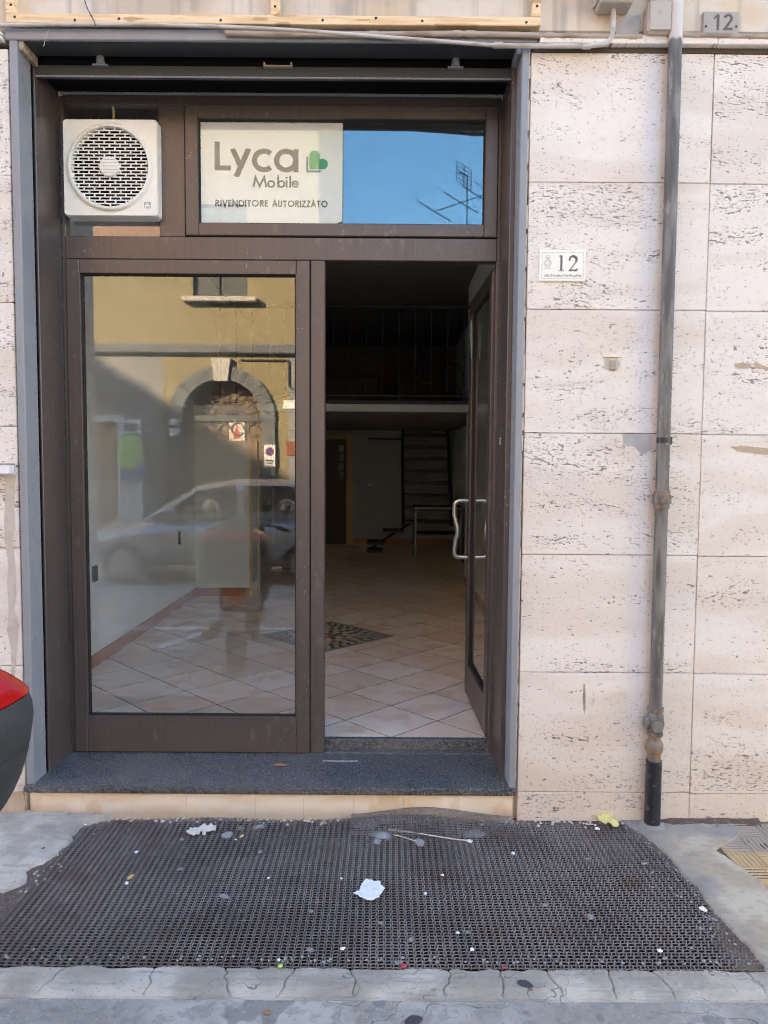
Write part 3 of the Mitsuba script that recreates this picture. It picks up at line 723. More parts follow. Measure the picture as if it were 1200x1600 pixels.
# table by the stair
tb = thing('table', 'thin metal-framed table in the dark by the stair at the back of the room', 'table')
add('table_top', B(.45, 1.18, 7.5, 8.2, .96, .985, .003), 'dark_wood', tb)
add('rim', [B(.448, 1.182, 7.492, 7.499, .958, .987, .001)], 'dull_metal', tb)
add('shelf', B(.49, 1.14, 7.53, 8.16, .56, .58, .003), 'dark_wood', tb)
add('shelf_edge', [B(.49, 1.14, 7.522, 7.529, .56, .582, .001)], 'dull_metal', tb)
for x, y in ((.45, 7.5), (1.15, 7.5), (.45, 8.17), (1.15, 8.17)):
    add('leg', B(x, x + .03, y, y + .03, RZ, .96, .002), 'dull_metal' if y < 8 and x < 1 else 'black_steel', tb)

# ------------------------------------------------------------------ lettering
def glyph(ch, w):
    """single-line capitals, height 1; returns a polygon and its advance"""
    A = lambda cx, cz, rx, rz, a, b, n=20: np.c_[cx + rx * np.cos(np.radians(np.linspace(a, b, n))), cz + rz * np.sin(np.radians(np.linspace(a, b, n)))]
    h = w / 2
    t, m = 1 - h, h
    G = {'R': ([[(h, 0), (h, 1)], np.vstack([[(h, t)], A(.28, .74, .22, .26 - h, 90, -90), [(h, .48 + h)]]), [(.28, .48), (.56, 0)]], .58),
         'I': ([[(h, 0), (h, 1)]], w), 'V': ([[(.04, 1), (.34, 0.03), (.64, 1)]], .68), 'E': ([[(h, 0), (h, 1)], [(h, t), (.45, t)], [(h, .53), (.43, .53)], [(h, m), (.45, m)]], .46),
         'N': ([[(h, 0), (h, .96), (.68, .04), (.68, 1)]], .68 + h), 'D': ([[(h, 0), (h, 1)], np.vstack([[(h, t)], A(.27, .5, .43, .5 - h, 90, -90), [(h, m)]])], .74),
         'T': ([[(0, t), (.54, t)], [(.27, 0), (.27, t)]], .54), 'O': ([A(.5, .5, .5 - h, .5 - h, 0, 360, 40)], 1.0), 'A': ([[(.03, 0), (.35, .97), (.67, 0)], [(.14, .32), (.56, .32)]], .70),
         'U': ([np.vstack([[(h, 1)], A(.32, .32, .32 - h, .32 - h, 180, 360), [(.64 - h, 1)]])], .64), 'Z': ([[(.03, t), (.50, t), (.05, m), (.54, m)]], .56), ' ': ([], .22)}
    ls, adv = G[ch]
    return (stroke(ls, w) if ls else Polygon()), adv

def write(text, x, z, height, width, w=.15):
    gl, pen = [], 0
    for ch in text:
        g, a = glyph(ch, w)
        gl.append((g, pen)); pen += a + .13
    s = width / (pen - .13)
    return unary_union([affinity.translate(affinity.scale(g, s, height, origin=(0, 0)), x + p * s, z) for g, p in gl if not g.is_empty])

# white vinyl sign behind the transom glass (u, v = millimetre-like units of the sign, v down)
KX, KZ = 0.003143, 0.0030
def S2(poly):
    return affinity.translate(affinity.scale(affinity.translate(poly, -309, -180), KX, -KZ, origin=(0, 0)), -0.921, 3.281 + 0.008)
SY = FY + .022
sign_poly = Polygon([(309.6, 182.5), (533.5, 182.5), (533.0, 342), (524, 345.5), (534, 350), (533, 353), (309.6, 353)])
sg = thing('window_sign', 'white vinyl sign with dark lettering and a green heart behind the transom glass', 'sign')
add('backing', ext(S2(sign_poly), .002, SY), 'sign_white', sg)
C2 = lambda cx, cy, r, a, b, n=30: np.c_[cx + r * np.cos(np.radians(np.linspace(a, b, n))), cy + r * np.sin(np.radians(np.linspace(a, b, n)))]
Lp = unary_union([sbox(332.5, 215.5, 340.7, 261.5), sbox(332.5, 253.6, 358, 261.5)])
yp = unary_union([LineString([(360.6, 226.3), (374.6, 258)]).buffer(4.2, cap_style=2), LineString([(386.2, 226.3), (366.2, 272)]).buffer(4.2, cap_style=2)]).intersection(sbox(350, 226.3, 395, 271.8))
cp = LineString(C2(410.0, 245.2, 14.9, 47, 313)).buffer(4.1, cap_style=2)
ap = unary_union([LineString(C2(444.7, 245.2, 14.9, 0, 360)).buffer(4.1), sbox(456.0, 226.8, 464.0, 263.8)])
add('lettering', ext(S2(unary_union([Lp, yp, cp, ap])), .0008, SY - .0009), 'ink_dark', sg)
w2 = 1.45
Mo = unary_union([LineString([(393.5, 288.3), (396.6, 271.5), (402.9, 286.8), (410.3, 271.3), (413.4, 288.3)]).buffer(w2, cap_style=2, join_style=2, mitre_limit=2), LineString(C2(421.2, 282.8, 4.8, 0, 360)).buffer(w2),
                  sbox(430.6, 269.3, 433.4, 288.3), LineString(C2(437.2, 282.8, 4.8, 0, 360)).buffer(w2), sbox(442.9 + 1.2, 277, 446.8, 288.3) , Point(445.4, 272.6).buffer(1.8), sbox(449.6, 269.3, 452.4, 288.3),
                  LineString(np.vstack([[(454.2, 282.6), (463.0, 282.6)], C2(458.9, 282.8, 4.6, -5, -330)])).buffer(w2 * .85, cap_style=2)])
add('lettering', ext(S2(Mo), .0008, SY - .0009), 'ink_dark', sg)
cap = lambda t, x, wd: affinity.scale(write(t, 0, 0, 10.8, wd, .19), 1, -1, origin=(0, 0))
l3 = unary_union([affinity.translate(cap('RIVENDITORE', 0, 83.2), 333.0, 319.5), affinity.translate(cap('AUTORIZZATO', 0, 87), 423.2, 319.8)])
add('lettering', ext(S2(l3), .0008, SY - .0009), 'ink_dark', sg)
heart = unary_union([sbox(481.0, 237.3, 497.4, 258.8), Point(489.2, 237.0).buffer(8.2), sbox(481.0, 242.6, 501.5, 258.8), Point(501.8, 250.4).buffer(8.4)])
add('heart', ext(S2(heart), .0008, SY - .0009), 'ink_green', sg)
hl = Polygon([(476.2, 240.5), (479.3, 236.5), (479.3, 260.6), (500.5, 260.6), (497.5, 263.8), (476.2, 263.8)])
add('heart_shadow', ext(S2(hl), .0008, SY - .0009), 'ink_violet', sg)
add('corner_tear', ext(S2(Polygon([(524, 345.2), (532.4, 341), (533.6, 349.2)])), .0006, SY + .0005), 'black_void', sg)

# ------------------------------------------------------------------ extractor fan
fx, fz, fyb = -1.332, 3.022, 0.318
fan = thing('extractor_fan', 'square cream-white extractor fan with round slotted grille set in the upper left pane', 'fan')
def sq(hs, r, n=6):
    return sbox(-hs + r, -hs + r, hs - r, hs - r).buffer(r, quad_segs=n)
def loft_polys(polys, ys, cx, cz):
    rings = []
    for p, y in zip(polys, ys):
        c = np.array(p.exterior.coords)[:-1]
        c = c[np.argsort(np.arctan2(c[:, 1], c[:, 0]))]
        rings.append(np.c_[cx + c[:, 0], np.full(len(c), y), cz + c[:, 1]])
    n = len(rings[0])
    v = np.vstack(rings)
    f = []
    for k in range(len(rings) - 1):
        for i in range(n):
            a, b = k * n + i, k * n + (i + 1) % n
            f += [(a, b, b + n), (a, b + n, a + n)]
    return tm(v, f)
casing_front = sq(.2245, .016).difference(Point(0, 0).buffer(.196, quad_segs=20))
add('casing', [loft_polys([sq(.229, .018), sq(.229, .018), sq(.2265, .017), sq(.2245, .016)], [.40, fyb + .012, fyb + .004, fyb], fx, fz), ext(affinity.translate(casing_front, fx, fz), .004, fyb)], 'white_plastic', fan, smooth=30)
add('ring', lathe([(.186, -.03), (.186, .012), (.189, .018), (.199, .018), (.206, .010), (.208, 0)], 64, (fx, fyb, fz), 'y'), 'white_plastic', fan, smooth=50)
R = .187
gr = []
nrow, dz = 24, .01555
for k in range(nrow + 1):
    z = (k - nrow / 2) * dz
    hw = math.sqrt(max(R * R - z * z, 0))
    if hw > .02: gr.append(B(fx - hw, fx + hw, fyb - .006, fyb - .002, fz + z - .0027, fz + z + .0027, .0008))
    zc = z + dz / 2
    hw = math.sqrt(max(R * R - zc * zc, 0))
    for q in range(-5, 6):
        x = q * .0505 + (.02525 if k % 2 else 0)
        if abs(x) < hw - .004: gr.append(B(fx + x - .0035, fx + x + .0035, fyb - .0055, fyb - .0025, fz + z + .0027, fz + z + dz - .0027, 0))
add('grille', gr, 'white_plastic', fan)
add('hub', lathe([(.047, -.004), (.047, .016), (.044, .019), (0, .020)], 32, (fx, fyb, fz), 'y'), 'white_plastic', fan, smooth=40)
add('hub_line', [B(fx - math.sqrt(.043 ** 2 - z * z), fx + math.sqrt(.043 ** 2 - z * z), fyb - .0206, fyb - .0196, fz + z - .0009, fz + z + .0009, 0) for z in (-.031, -.0155, 0, .0155, .031)], 'ink_pale', fan)
add('cavity', lathe([(0, -.06), (.195, -.06), (.195, -.002)], 40, (fx, fyb, fz), 'y'), 'black_void', fan)
for a in range(5):
    b = a * 72 + 10
    m = tm([[0.03, .05, -.03], [.17, .055, -.06], [.17, .04, .06], [.03, .035, .03]], [[0, 1, 2], [0, 2, 3]])
    m.apply_transform(trimesh.transformations.rotation_matrix(math.radians(b), [0, 1, 0])); m.apply_translation([fx, fyb - .002, fz])
    add('blade', m, 'dark_rubber', fan)
bp = unary_union([Polygon([(-.016, .018), (.016, .018), (.016, -.010), (0, -.019), (-.016, -.010)]).difference(Polygon([(-.013, .004), (.013, .004), (.013, -.009), (0, -.016), (-.013, -.009)])).difference(Polygon([(-.011, .015), (.0, .003), (.011, .015), (.006, .015), (0, .009), (-.006, .015)]))]) .union(stroke([[(-.010, -.004), (.010, -.004)], [(-.008, -.009), (.008, -.009)]], .0025))
add('badge', ext(affinity.translate(bp, fx + .178, fz - .178), .001, fyb - .0008), 'ink_pale', fan, label='small grey shield-shaped emblem in the lower right corner')
add('cable', tube(spline([(-1.345, .41, 3.26), (-1.343, .405, 3.31), (-1.348, .41, 3.36)]), .006, 6), 'cream_paint', fan)

# ------------------------------------------------------------------ house numbers
hn = thing('house_number', 'white enamel number plate reading 12 with a crest and street name, right of the doorway', 'sign')
hx, hz0 = .783, 2.486
add('plate', B(hx - .102, hx + .102, -.012, .002, hz0 - .068, hz0 + .068, .002), 'plate_white', hn)
add('border', ext(affinity.translate(sbox(-.092, -.058, .092, .058).difference(sbox(-.0905, -.0565, .0905, .0565)), hx, hz0), .0006, -.0126), 'ink_pale', hn)
one = unary_union([sbox(-.0045, -.03, .0045, .034), sbox(-.013, -.0345, .013, -.031), Polygon([(-.013, .031), (-.004, .034), (.0045, .034), (.0045, .030), (-.0045, .027)])])
two = unary_union([Polygon(np.vstack([arc(0, .016, .019, 185, -40, 30), arc(-.0025, .014, .0125, -30, 180, 24)])).buffer(.0008), Polygon([(.0145, .004), (.008, .004), (-.020, -.0345), (-.012, -.0305)]), Point(-.0155, .0155).buffer(.0048), Polygon([(-.021, -.0345), (.018, -.0345), (.021, -.021), (.0185, -.021), (.014, -.027), (-.016, -.027)])])
add('numerals', ext(unary_union([affinity.translate(one, hx - .006, hz0 + .010), affinity.translate(two, hx + .046, hz0 + .010)]), .0006, -.0127), 'ink_grey', hn)
crest = unary_union([Point(0, 0).buffer(.016).difference(Point(0, 0).buffer(.0128)), Polygon([(-.008, .007), (.008, .007), (.008, -.005), (0, -.012), (-.008, -.005)]).difference(Polygon([(-.006, .005), (.006, .005), (.006, -.004), (0, -.009), (-.006, -.004)])),
                     Polygon([(-.006, .018), (-.009, .027), (-.004, .023), (0, .028), (.004, .023), (.009, .027), (.006, .018)]), LineString(arc(0, .008, .025, 60, 120, 10)).buffer(.0009), LineString(arc(0, -.004, .021, 230, 310, 10)).buffer(.0014)])
add('crest', ext(affinity.translate(crest, hx - .066, hz0 + .010), .0006, -.0127), 'ink_pale', hn)
tx = meshkit.text_mesh('Via Giovanni Da Procida', 0.0125, 0.0006)
k = 0.165 / (tx.bounds[1][0] - tx.bounds[0][0])
v = tx.vertices
add('street_name', tm(np.c_[hx - .083 + (v[:, 0] - tx.bounds[0][0]) * k, -.0121 - v[:, 2], hz0 - .050 + v[:, 1]], tx.faces), 'ink_grey', hn)

old = thing('old_number_plate', 'worn grey stone plate with a stencilled 12 above the travertine, right of the downpipe', 'sign')
add('plate', B(1.372, 1.527, -.006, .013, 3.44, 3.576, .003), 'plate_stone', old)
ox, oz = 1.450, 3.532
n12 = unary_union([sbox(-.005, -.036, .007, .030), Polygon([(-.018, .016), (-.005, .030), (-.005, .018), (-.018, .008)])])
n2 = unary_union([LineString(np.vstack([arc(.0, .013, .0145, 170, -35, 16), [(-.014, -.031), (.020, -.031)]])).buffer(.0055, cap_style=2, join_style=2)])
add('numerals', ext(unary_union([affinity.translate(n12, ox - .015, oz), affinity.translate(n2, ox + .030, oz)]), .0006, -.0067), 'ink_grey', old)
for sx in (-.066, .066):
    add('screw', lathe([(0, .002), (.004, .0015), (.005, 0)], 10, (ox + sx, -.006, 3.512), 'y'), 'ink_dark', old)

# ------------------------------------------------------------------ downpipe
dp = thing('downpipe', 'grey painted downpipe with rusty fittings and a black foot sleeve on the travertine wall', 'pipe')
PX, PYc = 1.240, -.046
lx = lambda z: PX - 0.001 * (z - 1.5)
add('pipe', tube([(lx(z), PYc, z) for z in (.47, 1.0, 1.455, 2.2, 3.0, 3.9)], .0285, 20), 'painted_pipe', dp, smooth=50)
cy = lambda prof, z, n=22: lathe(prof, n, (lx(z), PYc, z))
add('coupling', cy([(.0285, -.045), (.034, -.043), (.034, -.022), (.040, -.02), (.041, .016), (.035, .018), (.035, .036), (.0285, .04)], 1.458), 'painted_pipe', dp, smooth=35)
add('band', cy([(.0285, -.008), (.0298, -.006), (.0298, .006), (.0285, .008)], 1.60), 'painted_pipe', dp, smooth=35)
add('band', cy([(.0285, -.004), (.0298, -.003), (.0298, .003), (.0285, .004)], 1.13), 'painted_pipe', dp, smooth=35)
add('wall_clip', [B(lx(1.72) + .03, lx(1.72) + .05, -.02, .0, 1.70, 1.735, .002), cy([(.0288, -.012), (.0305, -.012), (.0305, .012), (.0288, .012)], 1.718)], 'black_pipe', dp)
add('tee_fitting', [cy([(.0285, .085), (.036, .083), (.036, .066), (.031, .062), (.036, .045), (.039, .02), (.037, -.012), (.030, -.026), (.036, -.03), (.036, -.045), (.028, -.048)], .425),
                    lathe([(0, .058), (.024, .058), (.027, .054), (.027, .045), (.022, .043), (.022, 0)], 16, (lx(.43) - .012, PYc - .006, .437), 'y'), lathe([(.026, 0), (.026, .035), (.020, .042), (0, .042)], 16, (lx(.43) - .006, PYc, .437), 'x'),
                    lathe([(0, -.048), (.028, -.048), (.031, -.044), (.031, -.034), (.025, -.03), (.025, 0)], 12, (lx(.43), PYc, .437), 'x')], 'painted_pipe', dp, smooth=35)
add('nipple', cy([(.026, .05), (.026, .025), (.031, .02), (.037, .008), (.039, -.012), (.037, -.03), (.030, -.036), (.028, -.08)], .335), 'rusty_brass', dp, smooth=35)
add('sleeve', [tube([(lx(0), PYc, z) for z in (-.06, -.03, .1, .262)], [.0375, .036, .0355, .0352], 20)], 'black_pipe', dp, smooth=50)
add('collar', [lathe([(.036, .012), (.050, .008), (.060, -.004), (.062, -.02), (.03, -.02)], 22, (lx(0), PYc, -.043))], 'apron_concrete', dp, smooth=35)

# ------------------------------------------------------------------ conduits and boxes over the door
cs = spline([(-2.6, -.035, 3.462), (-1.66, -.035, 3.480), (-1.2, -.036, 3.485), (-.82, -.035, 3.482), (-.4, -.036, 3.466), (-.0, -.036, 3.440), (.25, -.035, 3.424), (.46, -.035, 3.410)], 6)
single('white_cable', tube(cs, .0085, 10), 'conduit_grey', 'white sagging cable across the top of the grey portal', 'cable', smooth=60)
cd = thing('bent_conduit', 'thin grey conduit running right from the portal and bending up into the cut-off box', 'conduit')
add('tube', tube(rounded([(.455, -.034, 3.409), (.70, -.034, 3.410), (.90, -.033, 3.413), (.968, -.033, 3.424), (.975, -.033, 3.52), (.972, -.034, 3.56)], .045, 7), .0105, 10), 'conduit_grey', cd, smooth=60)
for x in (.48, .86):
    add('clip', lathe([(.0105, -.02), (.0125, -.018), (.0125, .018), (.0105, .02)], 12, (x, -.034, 3.4105), 'x'), 'conduit_grey', cd)
du = thing('brown_conduit', 'dull brown conduit along the wall left of the square junction box', 'conduit')
add('tube', tube([(x, -.026, 3.457 + .004 * math.sin(x * 5)) for x in np.linspace(-.7, 1.10, 16)], .0125, 10), 'conduit_brown', du, smooth=60)
for x in (-.06, .30, .36, .70, 1.06):
    add('coupler', lathe([(.0125, -.02), (.0148, -.018), (.0148, .018), (.0125, .02)], 12, (x, -.026, 3.457 + .004 * math.sin(x * 5)), 'x'), 'conduit_brown', du)
single('wall_conduit', tube([(x, -.026, 3.462 - .012 * (x - 1.2)) for x in np.linspace(1.205, 2.8, 12)], .0135, 10), 'conduit_brown', 'dull brown conduit passing behind the downpipe under the old number plate', 'conduit', smooth=60)
jb = thing('junction_box', 'square beige junction box just left of the downpipe', 'box')
add('body', B(1.115, 1.218, -.06, .012, 3.455, 3.590, .012), 'box_plastic', jb)
add('lid', B(1.121, 1.212, -.0655, -.0602, 3.463, 3.583, .003), 'box_plastic', jb)
add('lid_mark', ext(affinity.translate(stroke([[(0, 0), (0, .02), (.012, .02), (.012, .008), (.004, .008)]], .002), 1.158, 3.525), .0005, -.0662), 'conduit_brown', jb)
for x in (1.135, 1.155):
    add('stub', tube([(x, -.02, 3.588), (x + .012, -.02, 3.9)], .008, 8), 'conduit_brown', jb)
cb = thing('meter_box', 'grey box cut off by the top of the picture above the bent conduit', 'box')
add('body', B(.905, 1.045, -.085, .012, 3.565, 3.75, .006), 'box_plastic', cb)
add('lip', B(.895, 1.055, -.093, .012, 3.590, 3.602, .002), 'box_plastic', cb)
single('mortar_patch', [ext(smooth_poly([(.985, 3.53), (1.10, 3.57), (1.115, 3.50), (1.08, 3.475), (1.0, 3.485)], .03, 4, .01), .006, .007)], 'mortar_grey', 'crumbling pale mortar patch left of the square junction box', 'patch')

# timber frame of batten
tf = thing('timber_frame', 'pale pine batten frame fixed to the plaster above the door', 'frame')
for nm, b in (('bottom_batten', (-1.648, .662, 3.497, 3.535)), ('end_batten', (-1.648, -1.612, 3.5355, 4.3)), ('end_batten', (.626, .662, 3.5355, 4.3)), ('middle_batten', (-.505, -.467, 3.5355, 4.3)), ('top_batten', (-1.648, .662, 4.301, 4.34))):
    add(nm, B(b[0], b[1], -.026, .012, b[2], b[3], .002), 'pine_timber', tf)
scr = [(-1.64 + .03, 3.52), (-1.16, 3.515), (-.72, 3.512), (-.28, 3.515), (.15, 3.515), (.60, 3.512), (-1.625, 3.57), (-.485, 3.57), (.645, 3.58), (-1.35, 3.508), (-.05, 3.525)]
add('screws', [lathe([(0, .0012), (.005, .001), (.006, 0)], 8, (x, -.026, z), 'y') for x, z in scr], 'ink_dark', tf)
single('hanging_wire', tube(spline([(-1.31, -.03, 3.62), (-1.28, -.035, 3.53), (-1.25, -.05, 3.468), (-1.247, -.048, 3.455)], 6), .0022, 5), 'black_steel', 'thin dark wire hanging over the pale batten frame at the left', 'wire')
single('loose_thread', tube(spline([(-1.465, -.018, 3.475), (-1.475, -.025, 3.44), (-1.49, -.02, 3.40)], 6), .0012, 4), 'conduit_grey', 'loose pale thread dangling from the left end of the lintel', 'thread')

# scars and fillings on the travertine
def patch(name, pts, m, label, cat='patch', amp=.02, seed=1, t=.0022):
    return single(name, ext(smooth_poly(pts, amp, seed, .006), t + .001, -t), m, label, cat)
patch('cement_patch', [(1.075, 1.745), (1.20, 1.748), (1.205, 1.68), (1.16, 1.662), (1.13, 1.69), (1.08, 1.705)], 'mortar_grey', 'grey cement patch left of the downpipe at the wall clip', amp=.03, seed=3)
patch('stone_filling', [(1.555, 2.062), (1.60, 2.072), (1.645, 2.062), (1.63, 2.045), (1.57, 2.044)], 'mortar_tan', 'tan filling in the travertine at the right edge, upper of the two, long piece', seed=4)
patch('stone_filling', [(1.655, 2.07), (1.70, 2.05), (1.735, 2.045), (1.72, 2.035), (1.655, 2.04)], 'mortar_tan', 'small tan filling beside the upper long filling at the right edge', seed=5)
patch('stone_filling', [(1.567, 1.69), (1.62, 1.698), (1.75, 1.682), (1.76, 1.655), (1.70, 1.66), (1.60, 1.672)], 'mortar_tan', 'tan filling in the travertine at the right edge, lower of the two', seed=6)
patch('wall_gouge', [(.922, .60), (.930, .60), (.936, .50), (.934, .462), (.926, .475), (.921, .53)], 'conduit_brown', 'upright gouge scratched in the travertine below the number plate', 'scar', .006, 7, .0008)
bk = thing('cut_bracket', 'sawn-off iron bracket stub in a ring of mortar below the number plate', 'bracket')
add('mortar_ring', ext(smooth_poly([(.985, 2.085), (1.05, 2.09), (1.065, 2.05), (1.03, 2.02), (.99, 2.03)], .03, 6, .006), .0032, -.0022), 'mortar_beige', bk)
add('stub', B(1.007, 1.031, -.014, .0, 2.030, 2.072, .003), 'conduit_brown', bk)
add('strip', B(.975, 1.06, -.007, .0, 2.087, 2.096, .002), 'satin_steel', bk)
wp = thing('wall_tray', 'short white ledge at the left edge above the mortar drips', 'ledge')
add('ledge', B(-1.92, -1.672, -.045, .0, 1.548, 1.590, .003), 'paper_white', wp)
add('lip', B(-1.925, -1.668, -.050, .0, 1.5905, 1.596, .002), 'mortar_grey', wp)
patch('mortar_drip', [(-1.712, 1.54), (-1.668, 1.54), (-1.675, 1.43), (-1.672, 1.30), (-1.69, 1.24), (-1.675, 1.12), (-1.678, 1.0), (-1.69, .93), (-1.668, .86), (-1.680, .76), (-1.692, .60), (-1.705, .60), (-1.706, .74), (-1.722, .84), (-1.712, .93), (-1.718, 1.05), (-1.706, 1.13), (-1.722, 1.25), (-1.718, 1.40)], 'mortar_beige', 'beige mortar drips running down the travertine at the left edge', 'stain', .012, 8, .0025)
patch('wall_rubble', [(-1.95, .06), (-1.66, .08), (-1.655, -.06), (-1.95, -.06)], 'mortar_tan', 'crumbling tan masonry at the foot of the left portal jamb', 'masonry', .05, 9, .012)
# flaked sealant line beside the right jamb
fl = []
z = .15
r5 = np.random.default_rng(3)
while z < 3.38:
    h = r5.uniform(.03, .16)
    fl.append(B(.6172, .6172 + r5.uniform(.003, .010), -.004, .004, z, z + h, .001)); z += h + r5.uniform(.002, .03)
add('sealant', fl, 'mortar_beige', shop)

# ------------------------------------------------------------------ wire mesh mat
mm = thing('mesh_mat', 'worn grey-brown wire mesh mat stretched over the ground before the step', 'mat')
def mat_z(X, Y):
    z = -0.0505 + 0.004 * nz(X, Y, 3.5, 21) + 0.003 * nz(X, Y, 14, 22)
    z += 0.034 * np.exp(-((X - .12) / .30) ** 2) * ss(-.17, -.02, Y) + 0.012 * np.exp(-((X + .75) / .25) ** 2) * ss(-.16, -.03, Y)
    return z
def wires(paths, r, n=4):
    """many tubes of one length in one mesh; paths (k, m, 3), r scalar"""
    k, m, _ = paths.shape
    t = np.gradient(paths, axis=1); t /= np.linalg.norm(t, axis=2, keepdims=True)
    u = np.cross(t, [0, 0, 1.0]); u /= np.linalg.norm(u, axis=2, keepdims=True)
    w = np.cross(u, t)
    a = np.arange(n) * 2 * np.pi / n + .4
    v = (paths[:, :, None] + r * (np.cos(a)[:, None] * u[:, :, None] + np.sin(a)[:, None] * w[:, :, None])).reshape(-1, 3)
    i, j, q = np.meshgrid(np.arange(k), np.arange(m - 1), np.arange(n), indexing='ij')
    A = (i * m + j) * n + q; Bq = (i * m + j) * n + (q + 1) % n
    f = np.vstack([np.c_[A.ravel(), Bq.ravel(), (Bq + n).ravel()], np.c_[A.ravel(), (Bq + n).ravel(), (A + n).ravel()]])
    return tm(v, f)
px_, py_ = 0.0255, 0.0165
r6 = np.random.default_rng(6)
xs = np.arange(-1.52, 1.262, px_)
nyw = int(1.03 / (py_ / 4))
for sgn in (0, 1):
    paths = []
    for i, x in enumerate(xs):
        ys = np.linspace(-1.022, -.006 + r6.uniform(-.006, .006), nyw)
        ph = np.pi * ys / py_ + np.pi * sgn
        X = x + (sgn - .5) * .0068 + .0016 * np.cos(ph) + .006 * nz(np.full_like(ys, x), ys, 2.2, 31) + .0015 * nz(np.full_like(ys, x * 40 + sgn), ys, 6, 32) + .020 * nz(np.full_like(ys, x), ys, .9, 30)
        Z = mat_z(np.full_like(ys, x), ys) + .0024 * np.cos(ph)
        paths.append(np.c_[X, ys, Z])
    add('warp_wires', wires(np.array(paths), .0024), 'mesh_wire', mm, smooth=True, kind='stuff')
paths = []
for j in range(int(1.02 / py_)):
    y0 = -1.018 + j * py_
    X = np.linspace(-1.53, 1.265, int(2.8 / (px_ / 4)))
    Yw = y0 + .007 * nz(X, np.full_like(X, y0), 2.5, 33) + .001 * np.sin(X * 200)
    Z = mat_z(X, Yw) + .0012 * np.cos(2 * np.pi * X / px_)
    paths.append(np.c_[X, Yw, Z])
add('weft_wires', wires(np.array(paths), .0020), 'mesh_wire', mm, smooth=True, kind='stuff')
# lifted strip of finer mesh at the back
paths = []
for x in np.arange(-.13, .60, .0115):
    ys = np.linspace(-.165, -.018, 14)
    lift = np.exp(-((x - .2) / .26) ** 2)
    paths.append(np.c_[np.full(14, x) + .01 * nz(np.full(14, x), ys, 8, 3), ys, -.045 + (.02 + .045 * lift) * ss(-.17, -.03, ys) + .002 * np.cos(ys * 500)])
fm = wires(np.array(paths), .0011)
paths = []
for t in np.linspace(0, 1, 14):
    X = np.linspace(-.14, .61, 50)
    lift = np.exp(-((X - .2) / .26) ** 2)
    ys = -.165 + .147 * t
    paths.append(np.c_[X, np.full(50, ys), -.045 + (.02 + .045 * lift) * ss(-.17, -.03, ys)])
add('lifted_mesh', [fm, wires(np.array(paths), .0011)], 'mesh_wire', mm, smooth=True, kind='stuff', label='strip of finer mesh curling up against the step')

# ------------------------------------------------------------------ litter
def crumple(pts, x, y, z, amp, seed, m, name, label, cat='paper', rot=0, group=None, h=.02, k=1.3):
    pg = affinity.scale(affinity.rotate(Polygon(pts), rot, origin=(0, 0)), k, k, origin=(0, 0))
    x0, y0, x1, y1 = pg.bounds
    n = 34
    X, Y = np.meshgrid(np.linspace(x0, x1, n), np.linspace(y0, y1, n))
    d = inside(pg, X, Y)
    st = max(x1 - x0, y1 - y0)
    Z = amp * (np.abs(nz(X / st, Y / st, 4.5, seed, 3)) * 4) + h * .3 * (nz(X / st, Y / st, 1.6, seed + 5) + .5) + .001
    ok = d > -st / n * .4
    i, j = np.meshgrid(np.arange(n - 1), np.arange(n - 1), indexing='ij')
    a = (i * n + j).ravel()
    f = np.vstack([np.c_[a, a + 1, a + n + 1], np.c_[a, a + n + 1, a + n]])
    f = f[ok.ravel()[f].all(1)]
    top = np.c_[X.ravel() + x, Y.ravel() + y, Z.ravel() + z]
    bot = top - [0, 0, .0012]
    mesh = tm(np.vstack([top, bot]), np.vstack([f, f[:, ::-1] + n * n]))
    mesh.remove_unreferenced_vertices()
    return single(name, mesh, m, label, cat, group)
MZ = -.046
crumple([(-.047, -.012), (-.03, .0), (-.025, .03), (-.012, .065), (.010, .062), (.013, .05), (.032, .055), (.035, .035), (.048, .012), (.04, .0), (.03, -.03), (.004, -.052), (-.02, -.035)], -.047, -.592, MZ, .007, 2, 'paper_white', 'paper_tissue', 'torn white paper napkin lying flat in the middle of the mesh mat')
crumple([(-.05, -.03), (-.045, .0), (-.02, .02), (-.005, .045), (.01, .03), (.04, .03), (.045, .0), (.02, -.012), (.015, -.045), (0, -.02), (-.02, -.05)], -.803, -.125, MZ, .016, 5, 'paper_dirty', 'paper_tissue', 'crumpled greyish tissue near the back left of the mesh mat')
crumple([(-.03, .05), (.01, .055), (.035, .03), (.03, .0), (.034, -.04), (.0, -.045), (-.012, -.02), (-.026, .01)], 1.033, -.045, MZ + .004, .024, 7, 'paper_yellow', 'yellow_wrapper', 'crumpled pale yellow paper at the foot of the travertine near the downpipe', h=.10)
crumple([(-.03, -.004), (-.015, .014), (.005, .017), (.012, .010), (.028, .006), (.022, -.010), (.0, -.012), (-.012, -.008)], -.505, .212, .117, .002, 9, 'leaf_brown', 'dry_leaf', 'curled dry brown leaf on the granite sill', 'leaf', h=.02)
def bit(x, y, r, m, name, label, cat, group=None, seed=0, flat=.5, z=MZ, lon=1.0, rot=0.):
    s = trimesh.creation.icosphere(2, r)
    v = s.vertices.copy()
    v *= 1 + .9 * (meshkit.fbm(v / r * 1.6 + seed * 3.1, 3, seed) - .5)[:, None]
    v[:, 2] *= flat; v[:, 0] *= lon
    c, q = math.cos(rot), math.sin(rot)
    v = np.c_[v[:, 0] * c - v[:, 1] * q + x, v[:, 0] * q + v[:, 1] * c + y, v[:, 2] + z + r * flat * .3]
    return single(name, tm(v, s.faces), m, label, cat, group, smooth=True)
